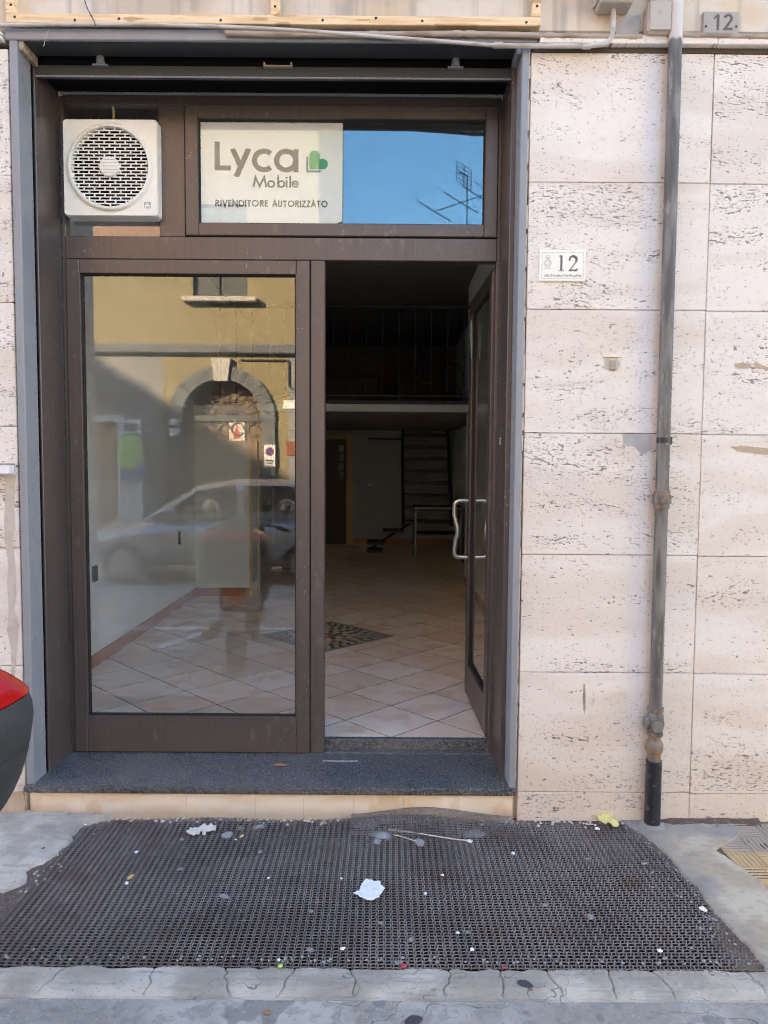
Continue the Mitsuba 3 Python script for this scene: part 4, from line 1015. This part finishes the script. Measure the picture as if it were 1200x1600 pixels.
whites = [(-1.04, -.31, .009), (-1.0, -.545, .009), (-.64, -.20, .006), (-.16, -.50, .006), (.27, -.84, .007), (.385, -.20, .012), (.56, -.30, .010), (.46, -.05, .010), (.95, -.93, .010), (1.20, -.69, .014), (.98, -.08, .012), (1.075, -.05, .012), (-.34, -.99, .007), (-.13, -.93, .009), (.17, -.60, .008), (.31, -.93, .008), (-1.35, -.075, .007), (.245, -.47, .007), (-.45, -.50, .006)]
ORD = 'first second third fourth fifth sixth seventh eighth ninth tenth eleventh twelfth thirteenth fourteenth fifteenth sixteenth seventeenth eighteenth nineteenth twentieth twenty-first twenty-second twenty-third'.split()
for i, (x, y, r) in enumerate(sorted(whites)):
    bit(x, y, r * .8, 'paper_white', 'paper_scrap', f'white scrap at the {"back" if y > -.35 else "middle" if y > -.7 else "front"} of the mat, {ORD[i]} from the left', 'litter', 'white scraps on the mesh mat', seed=i, lon=1.3, rot=i)
lints = [(-.69, -.15, .030), (-.56, -.075, .028), (-.64, -.09, .02), (-.085, -.055, .038), (.0, -.145, .045), (-.02, -.20, .022), (.165, -.20, .030), (.415, -.13, .045), (-.60, -.62, .018), (-.82, -.43, .015), (-.26, -.71, .012), (.105, -.87, .012), (.77, -.73, .016), (.87, -.33, .012), (.31, -.83, .010), (-.52, -.29, .012), (-.88, -.19, .012), (.62, -.66, .012), (-.0, -.78, .012), (1.10, -.36, .014), (.06, -.99, .012), (-.05, -.06, .03), (-.24, -.93, .014)]
for i, (x, y, r) in enumerate(sorted(lints)):
    bit(x, y, r * .75, 'lint_grey', 'lint_clump', f'grey lint clump at the {"back" if y > -.35 else "middle" if y > -.7 else "front"} of the mat, {ORD[i]} from the left', 'litter', 'lint clumps in the mesh mat', seed=i + 40, flat=.25, z=MZ - .006, lon=1.5, rot=i * .7)
bit(-1.0, -.50, .008, 'butt_tan', 'cigarette_end', 'tan cigarette end beside a white scrap at the left of the mesh mat', 'cigarette end', seed=3, lon=2.2, rot=1.2)
bit(-.62, -.17, .007, 'butt_tan', 'cigarette_end', 'brown cigarette end in the middle left of the mesh mat behind the scraps', 'cigarette end', seed=4, lon=2.2, rot=1.2)
bit(-.27, -.045, .008, 'butt_tan', 'cigarette_end', 'curved tan cigarette end against the step at the back of the mat', 'cigarette end', seed=5, lon=2.2)
bit(-.33, -1.02, .008, 'litter_green', 'bottle_cap', 'bright green scrap at the front edge of the mesh mat', 'litter', seed=6)
bit(.075, -1.015, .010, 'litter_red', 'red_wrapper', 'crimson wrapper scrap at the front edge of the mat left of centre-right', 'litter', seed=7)
bit(.405, -1.02, .007, 'litter_red', 'red_wrapper', 'small orange-red scrap at the front edge of the mat further right', 'litter', seed=8)
bit(.46, -1.09, .015, 'gum_dark', 'chewing_gum', 'dark oval gum spot on the kerb stones', 'gum', seed=9, flat=.08, z=-.0495, lon=1.5, rot=-.3)
bit(.10, -1.235, .018, 'gum_dark', 'road_stain', 'dark tar blot on the roadway at the bottom edge, left of centre', 'stain', seed=10, flat=.06, z=-.062, lon=1.5, rot=.5)
bit(-.345, -1.205, .010, 'leaf_brown', 'brown_speck', 'brown fleck on the roadway below the kerb', 'litter', seed=11, flat=.1, z=-.062)
single('plastic_string', tube(spline([(.03, -.115, MZ + .006), (.12, -.13, MZ + .005), (.24, -.165, MZ + .004), (.40, -.205, MZ + .004)], 8), .0028, 6), 'paper_dirty', 'pale plastic string lying across the back of the mat', 'string', smooth=True)
single('plastic_string', tube(spline([(.05, -.155, MZ + .005), (.11, -.185, MZ + .005), (.155, -.215, MZ + .004)], 8), .0018, 6), 'paper_dirty', 'shorter thin string just in front of the longer one', 'string', smooth=True)
# dusty rubble along the foot of the step
r7 = np.random.default_rng(17)
rub = []
for q in range(220):
    x = r7.uniform(-1.5, 1.3); y = -.012 - abs(r7.normal(0, .022)); r = r7.uniform(.0025, .008)
    s = trimesh.creation.icosphere(1, r); v = s.vertices * (1 + .5 * (r7.random((len(s.vertices), 1)) - .5)); v[:, 2] *= .6
    rub.append(tm(v + [x, y, -.044 + r * .2], s.faces))
for q in range(60):
    x = r7.normal(-1.40, .05); y = r7.uniform(-.62, -.05); r = r7.uniform(.002, .006)
    s = trimesh.creation.icosphere(1, r); v = s.vertices * (1 + .5 * (r7.random((len(s.vertices), 1)) - .5)); v[:, 2] *= .6
    rub.append(tm(v + [x, y, -.046 + r * .2], s.faces))
k = add('rubble', rub, 'mortar_beige', kind='stuff', label='gritty crumbs of mortar along the foot of the step'); labels[k]['category'] = 'rubble'
rub = []
for q in range(240):
    side = r7.random() < .45
    x = r7.normal(1.20, .05) if side else r7.uniform(-1.45, 1.25); y = r7.uniform(-1.0, -.05) if side else -1.0 + abs(r7.normal(0, .02)); r = r7.uniform(.002, .006)
    s = trimesh.creation.icosphere(1, r); v = s.vertices * (1 + .5 * (r7.random((len(s.vertices), 1)) - .5)); v[:, 2] *= .6
    rub.append(tm(v + [x, y, -.047 + r * .2], s.faces))
k = add('grit', rub, 'lint_grey', kind='stuff', label='fine grey grit along the front and right edge of the mat'); labels[k]['category'] = 'grit'

# ------------------------------------------------------------------ scooter at the left edge (its top case shows; the rest is reflected)
sc = thing('scooter', 'dark motor scooter at the left edge with a black top case and red rear reflector', 'scooter')
SX, SYr = -1.145, -1.40
a4 = math.radians(-4)
def sc_t(m):
    v = m.vertices
    x, y = v[:, 0], v[:, 1]
    return tm(np.c_[SX + x * math.cos(a4) - y * math.sin(a4), SYr + x * math.sin(a4) + y * math.cos(a4), v[:, 2]], m.faces)
def loft(stations, n=28, p=2.6, caps=True):
    """stations: (y, halfwidth, z0, z1), superellipse sections"""
    a = np.arange(n) * 2 * np.pi / n
    rings = []
    for y, hw, z0, z1 in stations:
        c, s = np.cos(a), np.sin(a)
        rings.append(np.c_[hw * np.sign(c) * np.abs(c) ** (2 / p), np.full(n, y), (z0 + z1) / 2 + (z1 - z0) / 2 * np.sign(s) * np.abs(s) ** (2 / p)])
    v = np.vstack(rings)
    i, j = np.meshgrid(np.arange(len(rings) - 1), np.arange(n), indexing='ij')
    A, Bq = (i * n + j).ravel(), (i * n + (j + 1) % n).ravel()
    f = np.vstack([np.c_[A, Bq + n, Bq], np.c_[A, A + n, Bq + n]])
    if caps:
        k = len(v)
        v = np.vstack([v, rings[0].mean(0), rings[-1].mean(0)])
        j = np.arange(n)
        f = np.vstack([f, np.c_[j, (j + 1) % n, j * 0 + k], np.c_[k - n + (j + 1) % n, k - n + j, j * 0 + k + 1]])
    return tm(v, f)
def vloft(prof, hd, n=48, p=3.2, y0=0.0):
    """upright loft: (z, half width) with half depth scaling hd/half-width max; front rounder"""
    a = np.arange(n) * 2 * np.pi / n
    c, s = np.cos(a), np.sin(a)
    wmax = max(q[1] for q in prof)
    rings = [np.c_[w * np.sign(c) * np.abs(c) ** (2 / p), y0 + hd * (w / wmax) ** .8 * np.sign(s) * np.abs(s) ** (2 / p), np.full(n, z)] for z, w in prof]
    v = np.vstack(rings)
    i, j = np.meshgrid(np.arange(len(rings) - 1), np.arange(n), indexing='ij')
    A, Bq = (i * n + j).ravel(), (i * n + (j + 1) % n).ravel()
    return tm(v, np.vstack([np.c_[A, Bq, Bq + n], np.c_[A, Bq + n, A + n]]))
UPZ = .028
tcase = [(z + UPZ, w) for z, w in [(.66, .155), (.68, .185), (.705, .208), (.74, .228), (.78, .246), (.82, .258), (.848, .265), (.852, .2615), (.857, .2615), (.861, .267), (.89, .272), (.93, .2775), (.965, .2745), (.990, .266)]]
tlens = [(z + UPZ, w) for z, w in [(.9905, .2645), (.994, .268), (1.008, .256), (1.026, .234), (1.044, .206), (1.058, .178), (1.066, .158)]]
tlid = [(z + UPZ, w) for z, w in [(1.0655, .157), (1.078, .140), (1.085, .10), (1.088, .0)]]
add('top_case', [sc_t(vloft(tcase, .20, y0=-.20)), sc_t(vloft([(.66 + UPZ, .0), (.66 + UPZ, .155)], .20 * .6, y0=-.2))], 'case_plastic', sc, smooth=40)
add('reflector', sc_t(vloft(tlens, .195, y0=-.20)), 'red_lens', sc, smooth=40)
add('case_lid', sc_t(vloft(tlid, .13, y0=-.20)), 'case_plastic', sc, smooth=40)
add('rack', [sc_t(tube(rounded([(-.1, -.45, .60), (-.1, -.05, .655), (.1, -.05, .655), (.1, -.45, .60)], .04), .011, 8))], 'black_steel', sc)
add('rear_body', sc_t(loft([(-.10, .04, .50, .62), (-.16, .10, .42, .64), (-.35, .15, .36, .66), (-.62, .16, .32, .66), (-.80, .13, .30, .60), (-.88, .08, .28, .50)])), 'scooter_black', sc, smooth=40)
add('seat', sc_t(loft([(-.40, .06, .66, .72), (-.46, .13, .64, .80), (-.70, .15, .63, .79), (-.95, .12, .60, .74), (-1.02, .05, .60, .66)])), 'tyre_rubber', sc, smooth=40)
add('footboard', sc_t(loft([(-.80, .13, .20, .31), (-1.0, .15, .18, .27), (-1.25, .15, .19, .27), (-1.36, .10, .24, .40)])), 'scooter_black', sc, smooth=40)
add('leg_shield', sc_t(loft([(-1.26, .10, .26, .90), (-1.31, .19, .26, .98), (-1.38, .19, .28, 1.0), (-1.44, .13, .34, .98), (-1.49, .04, .45, .90)])), 'scooter_black', sc, smooth=40)
add('handlebar', [sc_t(tube(rounded([(-.36, -1.10, 1.00), (-.20, -1.25, 1.04), (.20, -1.25, 1.04), (.36, -1.10, 1.00)], .1), .014, 8)), sc_t(loft([(-1.18, .06, 1.0, 1.06), (-1.25, .13, .96, 1.08), (-1.38, .12, .93, 1.06), (-1.45, .04, .95, 1.02)]))], 'scooter_black', sc, smooth=40)
for sx in (-1, 1):
    add('grip', sc_t(tube([(sx * .36, -1.10, 1.0), (sx * .26, -1.19, 1.022)], .019, 10)), 'tyre_rubber', sc, smooth=40)
    mr = add('mirror', [sc_t(tube(spline([(sx * .22, -1.2, 1.04), (sx * .28, -1.19, 1.12), (sx * .33, -1.17, 1.18)], 5), .007, 6)), sc_t(lathe([(0, -.02), (.05, -.018), (.078, .0), (.080, .012), (.070, .013)], 24, (sx * .345, -1.16, 1.20), 'y'))], 'chrome', sc, smooth=40)
    add('glass', sc_t(lathe([(.070, -.012), (0, -.012)], 24, (sx * .345, -1.160, 1.20), 'y')), 'mirror_glass', mr)
for y, r, w in ((-.28, .235, .055), (-1.52, .235, .05)):
    wh = add('wheel', sc_t(lathe([(r - .07, -w), (r - .02, -w), (r, -w * .5), (r + .004, 0), (r, w * .5), (r - .02, w), (r - .07, w)], 32, (0, y, r - .065), 'x')), 'tyre_rubber', sc, smooth=40)
    add('rim', [sc_t(lathe([(r - .068, -.04), (r - .085, -.03), (r - .085, .03), (r - .068, .04)], 32, (0, y, r - .065), 'x'))] + [sc_t(tube([(0, y, r - .065), (0, y + (r - .07) * math.cos(q), r - .065 + (r - .07) * math.sin(q))], .014, 6)) for q in np.arange(5) * 2 * math.pi / 5], 'pale_metal', wh, smooth=40)
add('exhaust', sc_t(tube([(-.20, -.10, .30), (-.20, -.16, .29), (-.19, -.55, .25), (-.12, -.75, .2)], [.03, .055, .05, .02], 14)), 'satin_steel', sc, smooth=40)
add('tail_light', sc_t(loft([(-.085, .03, .52, .58), (-.10, .07, .50, .60), (-.14, .085, .49, .61)])), 'red_lens', sc, smooth=40)
add('licence_plate', sc_t(B(-.09, .09, -.085, -.08, .32, .47, .002)), 'paper_white', sc)
add('mudguard', sc_t(tube([(0, -1.52 + .28 * math.cos(q), .17 + .28 * math.sin(q)) for q in np.linspace(.3, 2.6, 10)], [.02, .04, .05, .055, .055, .055, .055, .05, .04, .02], 10)), 'scooter_black', sc, smooth=40)
add('headlight', sc_t(lathe([(0, .03), (.05, .024), (.07, .0), (.06, -.03)], 20, (0, -1.47, .80), 'y')), 'chrome', sc, smooth=40)

# ------------------------------------------------------------------ across the street (seen in the glass)
OY = -11.4
def flip(mesh):       # build at y >= 0 facing -y, then face +y at the far side
    v = mesh.vertices
    return tm(np.c_[v[:, 0], OY - v[:, 1], v[:, 2]], mesh.faces[:, ::-1])
yb = thing('yellow_building', 'yellow plastered house with a stone-arched portal across the street, reflected in the shop glass', 'building')
AX, AS = -3.39, 2.51
arch_in = unary_union([sbox(AX - .84, -.2, AX + .84, AS), Point(AX, AS).buffer(.84, quad_segs=16)])
arch_out = unary_union([sbox(AX - 1.12, -.2, AX + 1.12, AS), Point(AX, AS).buffer(1.12, quad_segs=16)])
X0, X1 = -17.0, -1.38
shopdoor = sbox(-6.35, -.2, -5.42, 2.55)
wins = [sbox(x, 5.02, x + 1.12, 6.9) for x in (-14.9, -11.25, -7.6, -3.97)] + [sbox(x, 8.6, x + 1.12, 10.3) for x in (-14.9, -11.25, -7.6, -3.97)]
upper = sbox(X0, 4.07, X1, 5.72).difference(unary_union(wins))
lower_y = sbox(-4.60, -.2, -2.0, 3.86).difference(arch_out)
lower_g = unary_union([sbox(X0, -.2, -4.60, 3.86).difference(shopdoor), sbox(-2.0, -.2, X1, 3.86)]).difference(arch_out)
wl = add('wall', [flip(ext(upper, .25, 0)), flip(ext(lower_y, .25, 0)), flip(B(X1 - .25, X1, .0, 9, -.2, 12.5, 0)), flip(B(X0, X1, .25, 9, 11.9, 12.3, 0)), flip(B(X0, X0 + .25, .25, 9, -.2, 12.5, 0))], 'yellow_plaster', yb)
add('top_wall', flip(ext(sbox(X0, 5.80, X1, 12.5).difference(unary_union(wins)), .25, 0)), 'cream_plaster', yb)
add('upper_course', flip(ext(sbox(X0, 5.72, X1, 5.80).difference(unary_union(wins)), .23, -.02)), 'cream_plaster', yb)
add('base_wall', flip(ext(lower_g, .25, 0)), 'grey_plaster', yb)
add('string_course', flip(B(X0, X1 + .05, -.10, .2, 3.86, 4.07, .03)), 'grey_stone', yb)
add('cornice', flip(B(X0, X1 + .2, -.35, .2, 12.3, 12.7, .05)), 'pale_stone', yb)
for w in wins:
    a, b, c, d = w.bounds
    wn = add('window', flip(B(a, c, .12, .18, b, d, .002)), 'shutter_grey', yb)
    add('sill', flip(B(a - .2, c + .2, -.14, .1, b - .10, b, .01)), 'pale_stone', wn)
    add('shutter', [flip(B(a + .02 + h * .56, a + .54 + h * .56, .07, .115, b + .02, d - .02, .005)) for h in (0, 1)], 'shutter_grey', wn)
pt = add('portal', [flip(B(AX - .84, AX + .84, .16, .24, -.2, AS + .02, .005)), flip(ext(Point(AX, AS).buffer(.84).intersection(sbox(-9, AS + .02, 9, 9)), .05, .24))], 'portal_wood', yb)
for s in (-1, 1):
    for z0, z1 in ((.25, 1.0), (1.15, 2.1)):
        add('panel', flip(B(AX + s * .42 - .30, AX + s * .42 + .30, .135, .159, z0, z1, .015)), 'portal_wood', pt)
add('rail', flip(B(AX - .84, AX + .84, .10, .159, AS - .02, AS + .10, .005)), 'iron', pt)
iron = []
for q in np.linspace(15, 165, 9):
    iron.append(flip(tube([(AX + r * math.cos(math.radians(q)), .15, AS + .1 + r * math.sin(math.radians(q))) for r in (.08, .74)], .012, 5)))
for x in np.arange(-.6, .61, .3):
    c = arc(AX + x, AS - .18, .13, 0, 330, 18)
    iron.append(flip(tube(np.c_[c[:, 0], np.full(18, .12), c[:, 1]], .012, 5)))
for rr in (.35, .6):
    c = arc(AX, AS + .1, rr, 0, 180, 24)
    iron.append(flip(tube(np.c_[c[:, 0], np.full(24, .15), c[:, 1]], .012, 5)))
add('fanlight_grille', iron, 'iron', pt)
for s in (-1, 1):
    for k in range(5):
        z0, z1 = -.2 + k * .54, -.2 + (k + 1) * .54
        add('jamb_stone', flip(B(*sorted((AX + s * .84, AX + s * 1.12)), -.05, .25, z0 + .004, min(z1, AS) - .004, .01)), 'grey_stone', yb)
for k in range(9):
    if k == 4: continue
    a0, a1 = k * 20 + .4, (k + 1) * 20 - .4
    add('arch_stone', flip(ext(Polygon(np.vstack([arc(AX, AS, 1.12, a0, a1, 6), arc(AX, AS, .84, a1, a0, 6)])), .30, -.05)), 'grey_stone', yb)
add('keystone', flip(ext(Polygon([(AX - .14, AS + .80), (AX + .14, AS + .80), (AX + .20, AS + 1.27), (AX - .20, AS + 1.27)]), .34, -.09)), 'pale_stone', yb)
sd = add('shop_door', flip(B(-6.25, -5.52, .10, .16, -.2, 2.45, .005)), 'ochre_door', yb)
add('door_frame', [flip(B(-6.45, -6.25, -.03, .2, -.2, 2.45, .01)), flip(B(-5.52, -5.42, -.03, .2, -.2, 2.45, .01)), flip(B(-6.45, -5.42, -.03, .2, 2.45, 2.60, .01))], 'white_paint', sd)
add('number_tile', [flip(B(-4.47, -4.31, -.07, -.05, 2.40, 2.52, .003))], 'white_paint', yb)
add('bell_plate', [flip(B(-4.47, -4.27, -.07, -.05, 2.17, 2.33, .003))], 'white_paint', yb)
add('wall_band', flip(B(-2.1, X1, -.02, .0, 2.75, 2.92, .004)), 'white_paint', yb)
add('brick_patch', flip(B(-2.05, X1, -.015, .0, 1.78, 2.08, .004)), 'brick_red', yb)
add('wall_pipe', flip(tube(rounded([(-3.0, -.02, 3.75), (-2.0, -.02, 3.75), (-2.0, -.02, 3.2), (-1.6, -.02, 3.05), (-1.6, -.02, 2.3)], .05), .02, 6)), 'iron', yb)
single('wall_lamp', [flip(B(-5.95, -5.70, -.12, .0, 3.06, 3.10, .01)), flip(tube([(-5.75, -.1, 3.1), (-5.72, -.15, 3.3)], .015, 6))], 'pale_stone', 'small bracket lamp on the grey wall left of the reflected arch', 'lamp')
ps = thing('door_poster', 'poster with a red bottle shape on the reflected arched door', 'poster')
add('sheet', flip(B(-3.27, -2.94, .13, .134, 2.08, 2.47, .001)), 'poster_cream', ps)
add('print', flip(ext(Polygon([(-3.17, 2.13), (-3.04, 2.13), (-3.05, 2.28), (-3.09, 2.34), (-3.09, 2.42), (-3.12, 2.42), (-3.12, 2.34), (-3.16, 2.28)]), .001, .1285)), 'poster_red', ps)
np_ = thing('no_parking_sign', 'small white no-parking sign on the stone jamb right of the reflected arch', 'sign')
add('panel', flip(B(-2.50, -2.27, -.062, -.052, 1.55, 2.0, .003)), 'white_paint', np_)
add('disc', flip(ext(Point(-2.385, 1.86).buffer(.09), .002, -.0645)), 'sign_blue', np_)
add('ring', flip(ext(Point(-2.385, 1.86).buffer(.09).difference(Point(-2.385, 1.86).buffer(.07)).union(LineString([(-2.44, 1.915), (-2.33, 1.805)]).buffer(.012)), .002, -.0668)), 'poster_red', np_)
add('wording', flip(ext(unary_union([sbox(-2.47, 1.66, -2.30, 1.685), sbox(-2.46, 1.61, -2.31, 1.635)]), .002, -.0645)), 'ink_dark', np_)
# clothes stand by the reflected shop door
cs_ = thing('display_rack', 'white slatted display shutter with clothes by the reflected shop door', 'rack')
add('frame', [flip(B(-5.40, -5.34, -.5, -.44, 0.03, 2.48, .005)), flip(B(-4.98, -4.92, -.5, -.44, 0.03, 2.48, .005)), flip(B(-5.34, -4.98, -.5, -.44, 2.40, 2.48, .005)), flip(B(-5.34, -4.98, -.5, -.44, 2.2, 2.24, .005))], 'white_paint', cs_)
for k in range(5):
    add('slat', flip(B(-5.32 + k * .07, -5.28 + k * .07, -.485, -.455, .05, 1.30, .003)), 'white_paint', cs_)
def cloth(poly, y, amp, seed):
    x0, z0, x1, z1 = poly.bounds
    n = 30
    X, Z = np.meshgrid(np.linspace(x0, x1, n), np.linspace(z0, z1, n))
    d = inside(poly, X, Z)
    yy = y - .05 * ss(-.02, .1, d) + amp * nz(X, Z * .4, 9, seed)
    i, j = np.meshgrid(np.arange(n - 1), np.arange(n - 1), indexing='ij')
    a = (i * n + j).ravel()
    f = np.vstack([np.c_[a, a + 1, a + n + 1], np.c_[a, a + n + 1, a + n]])
    f = f[(d.ravel()[f] > -.02).all(1)]
    top = np.c_[X.ravel(), yy.ravel(), Z.ravel()]
    m = tm(np.vstack([top, top + [0, .06, 0]]), np.vstack([f, f[:, ::-1] + n * n])); m.remove_unreferenced_vertices()
    return flip(m)
sh = thing('green_shirt', 'lime green shirt on a hanger in the reflection, sleeves hanging', 'shirt')
add('shirt', cloth(Polygon([(-5.19, 2.17), (-5.05, 2.17), (-4.93, 2.10), (-4.84, 1.62), (-4.90, 1.58), (-4.96, 1.80), (-4.96, 1.50), (-5.15, 1.42), (-5.32, 1.46), (-5.33, 1.9), (-5.31, 2.08)]), -.58, .05, 3), 'shirt_green', sh)
add('hanger', flip(tube(spline([(-5.30, -.56, 2.1), (-5.12, -.56, 2.2), (-4.95, -.56, 2.1)], 5), .008, 5)), 'iron', sh)
single('denim_shorts', cloth(Polygon([(-5.30, 1.55), (-4.98, 1.80), (-4.86, 1.75), (-4.85, 1.28), (-5.05, 1.26), (-5.08, 1.36), (-5.12, 1.26), (-5.33, 1.28)]), -.545, .03, 5), 'denim_blue', 'blue denim shorts hanging below the green shirt in the reflection', 'shorts')

# lower houses to the right, roofs, chimneys, aerials
lb = thing('low_house', 'low salmon house across the street whose roof edge shows under the reflected sky', 'building')
lw = [sbox(x, 1.2, x + 1.0, 2.6) for x in (1.0, 4.0, 8.0)] + [sbox(x, 4.4, x + .9, 5.7) for x in (-.4, 2.2, 5.0, 8.2)]
add('wall', [flip(ext(sbox(-1.38, -.2, 14, 6.40).difference(unary_union(lw)), .3, .0)), flip(B(-1.37, 14, .3, 9, 6.1, 6.30, 0)), flip(B(13.7, 14, .3, 9, -.2, 6.4, 0))], 'grey_plaster', lb)
for w in lw:
    a, b, c, d = w.bounds
    wn = add('window', flip(B(a, c, .12, .18, b, d, .002)), 'shutter_grey', lb)
    add('sill', flip(B(a - .1, c + .1, -.08, .1, b - .08, b, .01)), 'pale_stone', wn)
add('coping', flip(B(-1.37, 14, -.06, .35, 6.40, 6.47, .01)), 'pale_stone', lb)
add('chimney', flip(hull([(x, y, z) for z, a, b in ((6.3, 1.58, 1.95), (7.2, 1.68, 1.94)) for x in (a, b) for y in (3.2, 3.6)])), 'mortar_grey', lb)
ch = add('chimney', flip(B(2.05, 2.9, 3.2, 4.0, 6.3, 7.10, .01)), 'salmon_plaster', lb)
add('cap', flip(hull([(x, y, z) for z, a, b in ((7.105, 1.95, 3.0), (7.22, 2.1, 2.9)) for x in (a, b) for y in (3.1, 4.1)])), 'roof_tile', ch)
rl = add('roof_rail', [flip(tube([(x, 3.3, 6.3), (x, 3.3, 7.1 + .05 * (i % 2))], .02, 6)) for i, x in enumerate((.25, .45, .75))] + [flip(tube([(.45, 3.3, 7.12), (.75, 3.3, 7.12)], .008, 5)), flip(tube([(.8, 3.3, 6.95), (1.05, 3.3, 6.95), (1.2, 3.3, 6.82), (1.4, 3.3, 6.82)], .012, 5)), flip(tube([(1.36, 3.3, 6.3), (1.36, 3.3, 7.3)], .014, 5))], 'antenna_metal', lb)
an = thing('roof_aerial', 'tall television aerial on the low roof reflected in the transom', 'aerial')
def L(x, z, y=3.3): return (x, y, z)
add('mast', flip(tube([L(2.02, 6.3), L(2.0, 8.75)], .016, 6)), 'antenna_metal', an)
add('boom', [flip(tube([L(1.20, 7.88), L(2.75, 8.40)], .012, 6)), flip(tube([L(1.60, 7.24, 3.25), L(2.06, 7.37, 3.25)], .012, 6)), flip(tube([L(1.78, 8.83), L(2.03, 8.74)], .02, 6))], 'antenna_metal', an)
for x, z, l in ((1.20, 7.88, .5), (1.85, 8.10, .5), (2.30, 8.25, .52), (2.6, 8.35, .5)):
    add('element', flip(tube([L(x - l * .85, z + l * .5), L(x + l * .85, z - l * .5)], .013, 5)), 'antenna_metal', an)
add('reflector_grid', [flip(tube([L(1.74, z), L(2.10, z - .22)], .009, 4)) for z in np.linspace(8.62, 9.10, 6)] + [flip(tube([L(x, 9.1 - (x - 1.74) * .6), L(x, 8.62 - (x - 1.74) * .6)], .009, 4)) for x in np.linspace(1.74, 2.1, 3)], 'antenna_metal', an)
# the row continues: taller neighbour at our side (casts the slanting shade), houses both ways
nb = thing('tall_neighbour', 'tall plastered block further left on the shop side of the street', 'building')
add('wall', B(-60, -25.9, 0.1, 14, -.4, 16.0, .02), 'plain_plaster', nb)
add('cornice', B(-60, -25.91, -.2, .099, 15.6, 15.95, .02), 'pale_stone', nb)
fb = thing('far_block', 'plastered block across the street at the far left', 'building')
add('wall', B(-60, -17.05, -20, -11.4, -.2, 11, .02), 'salmon_plaster', fb)
add('cornice', B(-60, -17.05, -11.39, -11.1, 10.6, 10.95, .02), 'pale_stone', fb)
eb = thing('end_block', 'plain block down the street at the far right', 'building')
add('wall', B(14.05, 60, -20, -11.4, -.2, 9, .02), 'plain_plaster', eb)
add('cornice', B(14.05, 60, -11.39, -11.1, 8.6, 8.95, .02), 'pale_stone', eb)
e2 = thing('next_house', 'plain house next to the shop on the right', 'building')
add('wall', B(13.05, 60, 0.1, 12, -.4, 9, .02), 'plain_plaster', e2)
add('cornice', B(13.05, 60, -.2, .099, 8.6, 8.95, .02), 'pale_stone', e2)

# silver car across the road, reflected
car = thing('parked_car', 'silver hatchback parked across the road, seen faintly in the shop glass', 'car')
CXf, CYs = -4.35, -5.95     # nose, near side
def car_t(m):               # built along +x from the nose, width along -y from the near side
    v = m.vertices
    return tm(np.c_[CXf + v[:, 0], CYs - .85 + v[:, 1], v[:, 2] - .07], m.faces)
def xloft(st, n=32, p=3.0):
    m = loft([(s[0], s[1], s[2], s[3]) for s in st], n, p)
    v = m.vertices
    return tm(np.c_[v[:, 1], v[:, 0], v[:, 2]], m.faces[:, ::-1])
body = xloft([(0, .45, .35, .60), (.06, .68, .27, .68), (.25, .80, .22, .76), (.7, .84, .2, .84), (1.1, .85, .2, .92), (2.0, .86, .2, .95), (3.2, .86, .2, .98), (3.8, .82, .22, .98), (4.02, .72, .28, .92), (4.08, .5, .38, .8)])
add('body', car_t(body), 'silver_paint', car, smooth=40)
add('cabin', car_t(xloft([(1.0, .60, .80, .93), (1.35, .70, .80, 1.16), (1.75, .69, .80, 1.39), (2.2, .68, .80, 1.45), (3.0, .68, .80, 1.445), (3.55, .67, .80, 1.36), (3.95, .62, .80, 1.08), (4.0, .5, .80, .95)], p=3.4)), 'silver_paint', car, smooth=40)
side = Polygon([(1.30, .97), (1.75, 1.30), (2.2, 1.385), (3.0, 1.38), (3.45, 1.29), (3.62, 1.05), (2.4, .985)])
for s in (1, -1):
    for q in (side.intersection(sbox(0, 0, 2.32, 3)), side.intersection(sbox(2.40, 0, 5, 3))):
        c = np.array(q.buffer(-.012).exterior.coords)[:-1]
        m = trimesh.creation.extrude_polygon(Polygon(c), .012, engine='earcut'); v = m.vertices
        tilt = lambda z: .722 - .02 * (z - .95)
        add('window', car_t(tm(np.c_[v[:, 0], s * (.672 + .03 + v[:, 2] - (v[:, 1] - .95) * .03), v[:, 1]], m.faces if s < 0 else m.faces[:, ::-1])), 'car_window', car)
    for x in (1.95, 3.05):
        add('door_handle', car_t(B(x, x + .2, min(s * .862, s * .885), max(s * .862, s * .885), .84, .865, .008)), 'chrome', car)
    add('side_mirror', car_t(trimesh.creation.icosphere(2, 1.0).apply_transform(np.diag([.09, .1, .07, 1])).apply_translation([1.45, s * .93, 1.02])), 'silver_paint', car, smooth=True)
    add('headlight', car_t(trimesh.creation.icosphere(2, 1.0).apply_transform(np.diag([.22, .13, .10, 1])).apply_translation([.22, s * .66, .66])), 'mirror_glass', car, smooth=True)
    add('rear_light', car_t(B(3.9, 4.06, min(s * .58, s * .76), max(s * .58, s * .76), .70, 1.0, .02)), 'red_lens', car)
    for x in (.78, 3.25):
        wh = add('wheel', car_t(lathe([(.20, -.10), (.27, -.10), (.30, -.06), (.305, 0), (.30, .06), (.27, .10), (.20, .10)], 32, (0, 0, 0), 'y').apply_translation([x, s * .78, .305])), 'tyre_rubber', car, smooth=40)
        add('rim', car_t(lathe([(0, .085), (.06, .09), (.20, .07), (.20, -.07), (0, -.085)], 24, (0, 0, 0), 'y').apply_translation([x, s * .78, .305])), 'pale_metal', wh, smooth=40)
